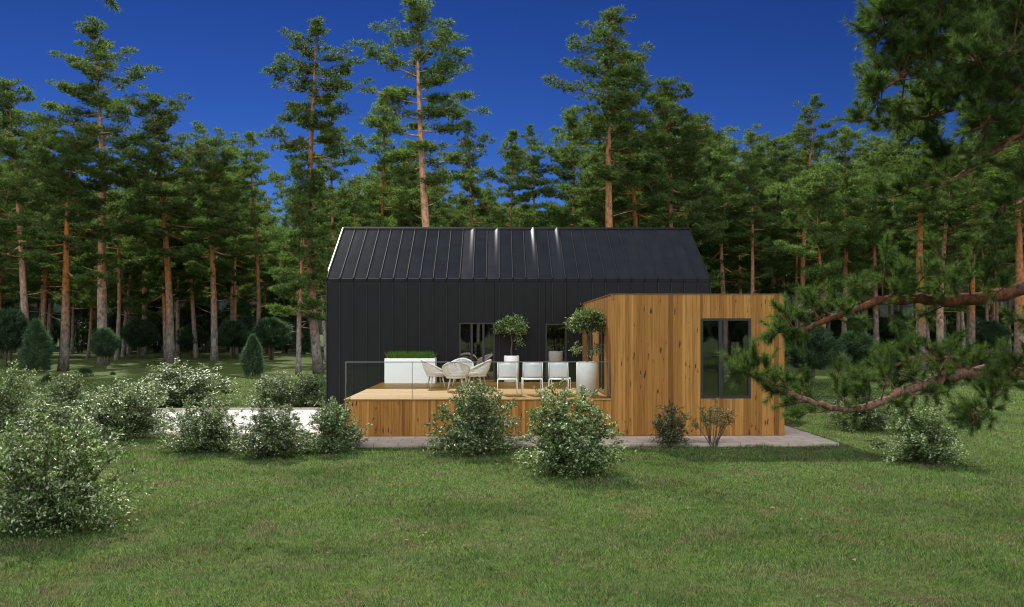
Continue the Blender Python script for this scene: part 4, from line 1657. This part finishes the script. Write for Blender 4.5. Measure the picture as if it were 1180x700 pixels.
# ------------------------------------------------------------------ near pine whose branches reach into the frame
def near_pine(name, trunk_px, Yt, Htop, limbs, seed, label, r0):
    rg = np.random.default_rng(seed)
    xt = X(trunk_px, Yt)
    t = empty(name, (xt, Yt, 0), label, 'pine tree')
    org = Vector((xt, Yt, 0))
    m = MB()
    m.tube([Vector((0.1 * math.sin(k), 0.08 * math.cos(k * 1.3), k / 10 * Htop - 0.1)) for k in range(11)], [r0 * (1 - 0.75 * k / 10) for k in range(11)], 14)
    m.build('trunk', M_BARK_NEAR, t)
    shoots = []
    for li, (pts_px, Ytip, r_base, dens, sublen) in enumerate(limbs):
        bm_ = MB()
        ctrl = [Vector((0, 0, Z(trunk_px, pts_px[0][1], Yt)))]
        npx = len(pts_px)
        for k, (a, b) in enumerate(pts_px[1:], 1):
            Yk = Yt + (Ytip - Yt) * k / (npx - 1)
            ctrl.append(P(a, b, Yk) - org)
        # Catmull-Rom through the control points
        pts = []
        cp_ = [ctrl[0] * 2 - ctrl[1]] + ctrl + [ctrl[-1] * 2 - ctrl[-2]]
        for k in range(1, len(cp_) - 2):
            for s in range(6):
                u = s / 6
                a, b, c_, d_ = cp_[k - 1], cp_[k], cp_[k + 1], cp_[k + 2]
                pts.append(0.5 * ((2 * b) + (c_ - a) * u + (2 * a - 5 * b + 4 * c_ - d_) * u * u + (3 * b - a - 3 * c_ + d_) * u ** 3))
        pts.append(ctrl[-1])
        n_ = len(pts)
        pts = [p + Vector((rg.normal(0, 0.012), rg.normal(0, 0.012), rg.normal(0, 0.012))) for p in pts]
        bm_.tube(pts, [max(0.006, r_base * (1 - 0.88 * (k / (n_ - 1)) ** 0.9)) * rg.uniform(0.92, 1.1) for k in range(n_)], 9)
        ln = sum((pts[k + 1] - pts[k]).length for k in range(n_ - 1))
        nsub = int(ln * dens)
        for q in range(nsub):
            u = 0.22 + 0.78 * (q + rg.uniform(0, 1)) / nsub
            k = min(n_ - 2, int(u * (n_ - 1)))
            p = pts[k].lerp(pts[k + 1], u * (n_ - 1) - k)
            tg = (pts[k + 1] - pts[k]).normalized()
            rv = Vector(rg.normal(size=3).tolist())
            rv = (rv - tg * rv.dot(tg)).normalized()
            dv = (tg * rg.uniform(0.1, 0.6) + rv * 0.85 + Vector((0, 0, 0.45))).normalized()
            L = sublen * rg.uniform(0.45, 1.15) * max(0.16, 1.25 - 1.05 * u)
            bend_ = Vector(rg.normal(0, 0.16, 3).tolist()) + Vector((0, 0, rg.uniform(-0.05, 0.2)))
            sub = [p + dv * (L * s / 4) + bend_ * (L * (s / 4) ** 2) for s in range(5)]
            bm_.tube(sub, [0.012 - 0.0022 * s for s in range(5)], 5, cap=False)
            for s in range(max(4, int(L * 16))):
                uu = rg.uniform(0.25, 1.0)
                kk = min(3, int(uu * 4))
                b0 = sub[kk].lerp(sub[kk + 1], uu * 4 - kk)
                d2_ = (dv * 0.8 + Vector(rg.normal(0, 0.6, 3).tolist()) + Vector((0, 0, 0.25))).normalized()
                l2_ = rg.uniform(0.10, 0.26)
                bm_.tube([b0, b0 + d2_ * l2_], [0.0045, 0.0025], 3, cap=False)
                shoots.append((*b0, *d2_, l2_))
            shoots.append((*sub[3], *((sub[4] - sub[3]).normalized()), (sub[4] - sub[3]).length + 0.08))
        tv = (pts[-1] - pts[-2]).normalized()
        for s in range(5):
            d2_ = (tv + Vector(rg.normal(0, 0.45, 3).tolist())).normalized()
            shoots.append((*pts[-1 - s], *d2_, 0.2))
        bm_.build('branch', M_BARK_NEAR, t)
    S = np.array(shoots)
    k = 170
    idx = np.repeat(np.arange(len(S)), k)
    u = rg.uniform(0.12, 1.0, (len(idx), 1))
    ax = S[idx, 3:6]
    c_ = S[idx, :3] + ax * S[idx, 6:7] * u
    rv = unit(np.cross(ax, rg.normal(size=ax.shape)))
    d_ = unit(ax * rg.uniform(0.45, 1.1, (len(idx), 1)) + rv * 0.8)
    np_mesh('needles', blades(c_, d_, rg.uniform(0.06, 0.105, len(idx)), 0.0042, rg), 3, M_NEEDLE_NEAR, t)
    return t


TR = 1300
near_pine('pine_tree', TR, 9.8, 13.0, [
    ([(TR, 300), (1180, 331), (1120, 345), (1060, 345), (1010, 348), (965, 364), (925, 378), (893, 380)], 9.2, 0.10, 8.5, 0.66),
    ([(TR, 420), (1180, 416), (1145, 430), (1115, 430), (1090, 414), (1055, 414), (1020, 426), (985, 440)], 9.6, 0.085, 5.5, 0.5),
    ([(TR, 440), (1150, 428), (1090, 436), (1050, 450), (1010, 466), (965, 470), (915, 455), (880, 437), (852, 424)], 8.7, 0.082, 6.5, 0.6),
    ([(TR, 250), (1195, 385), (1165, 430), (1140, 465), (1118, 492)], 8.6, 0.03, 6, 0.4),
    ([(TR, -150), (1180, -60), (1090, -20), (1040, 15), (1010, 45)], 9.3, 0.08, 19, 0.9),
    ([(TR, -40), (1180, 20), (1100, 55), (1045, 85), (1005, 110)], 9.0, 0.08, 14, 0.85),
    ([(TR, 60), (1190, 92), (1120, 118), (1055, 138), (985, 139)], 9.6, 0.06, 7, 0.7),
    ([(TR, 110), (1200, 140), (1150, 172), (1105, 204), (1060, 222), (1012, 227)], 8.9, 0.06, 5, 0.55),
    ([(TR, 70), (1190, 150), (1130, 172), (1090, 200), (1050, 215)], 10.4, 0.05, 6, 0.6),
    ([(TR, 10), (1200, 40), (1150, 20), (1100, 5), (1060, -20)], 9.9, 0.07, 18, 0.9),
    ([(TR, -90), (1190, -10), (1130, 40), (1080, 100), (1050, 165)], 10.6, 0.06, 13, 0.8),
    ([(TR, 0), (1200, 60), (1140, 80), (1085, 120), (1030, 150)], 11.2, 0.06, 12, 0.8),
    ([(TR, -20), (1210, 10), (1160, 60), (1120, 70)], 8.2, 0.05, 13, 0.8),
    ([(TR, 20), (1210, 70), (1165, 110), (1130, 150)], 8.7, 0.05, 13, 0.8),
    ([(TR, 180), (1215, 210), (1175, 232), (1150, 240)], 9.2, 0.045, 6, 0.5),
], 5, 'near pine outside the right edge whose long reddish branches reach across the annex', 0.3)
near_pine('pine_tree', -230, 11.0, 12.0, [
    ([(-230, 40), (-60, -70), (40, -60), (105, -34), (127, -3)], 11.6, 0.05, 3.2, 0.4),
    ([(-230, -60), (-90, -150), (0, -170), (60, -160)], 12.5, 0.05, 5, 0.6),
], 9, 'near pine outside the left edge with only a dark twig tip showing at the top', 0.25)

# pines behind the camera that the windows mirror
for x_, y_, k_, s_ in ((11.5, -7, 'B', 0.8), (13.6, -5.5, 'E', 0.85), (9, -16, 'D', 0.9), (16, -14, 'C', 0.9), (3, -20, 'H', 0.9), (-6, -18, 'C', 0.95), (-14, -14, 'D', 0.9), (22, -10, 'H', 0.9), (-2, -34, 'C', 1.0), (12, -30, 'C', 1.0), (24, -26, 'D', 1.0), (-16, -32, 'H', 1.0)):
    PINES[k_][0].place((x_, y_, 0), 'pine across the lawn that shows only as a reflection in the glass', 'pines mirrored in the windows', (0, 0, x_), s_)

for k in range(22):
    PINES[random.choice('GCGD')][0].place((-34 + 3.6 * k + random.uniform(-1.5, 1.5), -44 - random.uniform(0, 26), 0), 'pine across the lawn that shows only as a reflection in the glass',
                                          'pines mirrored in the windows', (0, 0, k * 1.3), random.uniform(0.75, 1.1))
for k in range(14):
    ROUND.place((-26 + 4.6 * k + random.uniform(-1, 1), -38 - random.uniform(0, 8), 0), 'round tree across the lawn that shows only as a reflection in the glass',
                'round trees mirrored in the windows', (0, 0, k), random.uniform(1.2, 1.9))

# ------------------------------------------------------------------ lawn blades
rng = np.random.default_rng(77)


def blocked(x, y, m=-0.02):
    b = (x > XP0 - m) & (x < XP1 + m) & (y > YP - m) & (y < YW + 0.5)
    b |= (x < XP0 + m) & (y > YD0 - 0.15 - m) & (y < YD1 + 0.15 + m)
    b |= (x > XH0 - m) & (x < XH1 + m) & (y > YW - m) & (y < YBACK + m)
    return b


parts_c, parts_d, parts_l, parts_w = [], [], [], []
for Ya, Yb, dens, ln, wd in ((6.5, 10, 3800, 0.064, 0.0058), (10, 14, 2500, 0.064, 0.0078), (14, 20, 1450, 0.064, 0.0105), (20, 30, 700, 0.058, 0.014), (30, 48, 200, 0.07, 0.028)):
    xa, xb = -(0.60 * Yb + 2.5), 0.70 * Yb + 2.5
    n = int((xb - xa) * (Yb - Ya) * dens)
    x = rng.uniform(xa, xb, n)
    y = rng.uniform(Ya, Yb, n)
    keep = (~blocked(x, y)) & (x > -(0.60 * y + 2.2)) & (x < 0.70 * y + 2.2)
    x, y = x[keep], y[keep]
    n = len(x)
    # tussocks: blade height and lean vary slowly over the lawn
    tus = 0.5 + 0.5 * np.sin(x * 5.1 + 2 * np.sin(y * 3.3)) * np.sin(y * 4.7 + 2 * np.sin(x * 2.9))
    tus2 = 0.5 + 0.5 * np.sin(x * 1.1 + 1.7 * np.sin(y * 0.7)) * np.sin(y * 0.9 + 1.3 * np.sin(x * 0.8))
    z = np.array([ground_z(q) for q in y]) if Yb > 38 else np.zeros(n)
    parts_c.append(np.stack([x, y, z - 0.004], 1))
    lean = np.stack([np.sin(x * 3.1 + y * 1.7) * 0.35, np.cos(y * 2.9 - x) * 0.35, np.zeros(n)], 1)
    parts_d.append(unit(lean + np.concatenate([rng.normal(0, 0.55, (n, 2)), np.ones((n, 1)) * 0.9], 1)))
    parts_l.append(ln * rng.uniform(0.5, 1.15, n) * (0.42 + 0.62 * tus + 0.35 * tus2))
    parts_w.append(wd * rng.uniform(0.7, 1.3, n))
# grass creeping over the paving and kerb edges
nf2 = 5200
ex = np.concatenate([rng.uniform(XP0, XP1, nf2 // 2), rng.uniform(-22, XP0, nf2 // 2)])
ey = np.concatenate([np.full(nf2 // 2, YP - 0.015), np.full(nf2 // 2, YD0 - 0.145)]) - np.abs(rng.normal(0, 0.03, nf2 // 2 * 2))
patch = (0.5 + 0.5 * np.sin(ex * 2.3 + 1.7 * np.sin(ex * 0.9)))
parts_c.append(np.stack([ex, ey, np.full(len(ex), -0.004)], 1))
parts_d.append(unit(np.stack([rng.normal(0, 0.35, len(ex)), rng.normal(0.1, 0.3, len(ex)), np.ones(len(ex))], 1)))
parts_l.append(rng.uniform(0.05, 0.16, len(ex)) * (0.35 + 0.65 * patch))
parts_w.append(np.full(len(ex), 0.011))
# weedy tufts of longer blades
nt_ = 1500
tx = rng.uniform(-13, 15, nt_)
ty = rng.uniform(7, 26, nt_)
keep = ~blocked(tx, ty, 0.1)
tx, ty = tx[keep], ty[keep]
kb = 34
ti = np.repeat(np.arange(len(tx)), kb)
rr_ = rng.uniform(0.03, 0.16, len(tx))[ti]
of = rng.normal(0, 1, (len(ti), 2)) * rr_[:, None]
parts_c.append(np.stack([tx[ti] + of[:, 0], ty[ti] + of[:, 1], np.full(len(ti), -0.004)], 1))
parts_d.append(unit(np.concatenate([of / rr_[:, None] * 0.35 + rng.normal(0, 0.25, (len(ti), 2)), np.ones((len(ti), 1))], 1)))
parts_l.append(rng.uniform(0.05, 0.12, len(ti)))
parts_w.append(0.0045 * (0.6 + ty[ti] / 15))
gl_ = np_mesh('lawn_grass', blades(np.concatenate(parts_c), np.concatenate(parts_d), np.concatenate(parts_l), np.concatenate(parts_w), rng), 3, M_GRASS)
tag(gl_, 'short green grass of the lawn with dry brownish patches', 'grass', kind='stuff')

n = 240
cl_i = rng.integers(0, 45, n)
x = rng.uniform(-9, 12, 45)[cl_i] + rng.normal(0, 0.5, n)
y = rng.uniform(7.5, 20.5, 45)[cl_i] + rng.normal(0, 0.5, n)
keep = ~blocked(x, y, 0.2)
x, y = x[keep], y[keep]
n = len(x)
c = np.stack([x, y, rng.uniform(0.02, 0.05, n)], 1)
d = unit(np.stack([rng.normal(size=n), rng.normal(size=n), rng.normal(0, 0.2, n)], 1))
nn = unit(np.stack([rng.normal(0, 0.4, n), rng.normal(0, 0.4, n), np.ones(n)], 1))
fl = np_mesh('fallen_leaves', leaves(c, d, nn, rng.uniform(0.05, 0.10, n), rng.uniform(0.03, 0.055, n)), 4, M_FALLEN, None, LEAF_F)
tag(fl, 'scattered small brown fallen leaves lying on the lawn', 'leaves', kind='stuff')
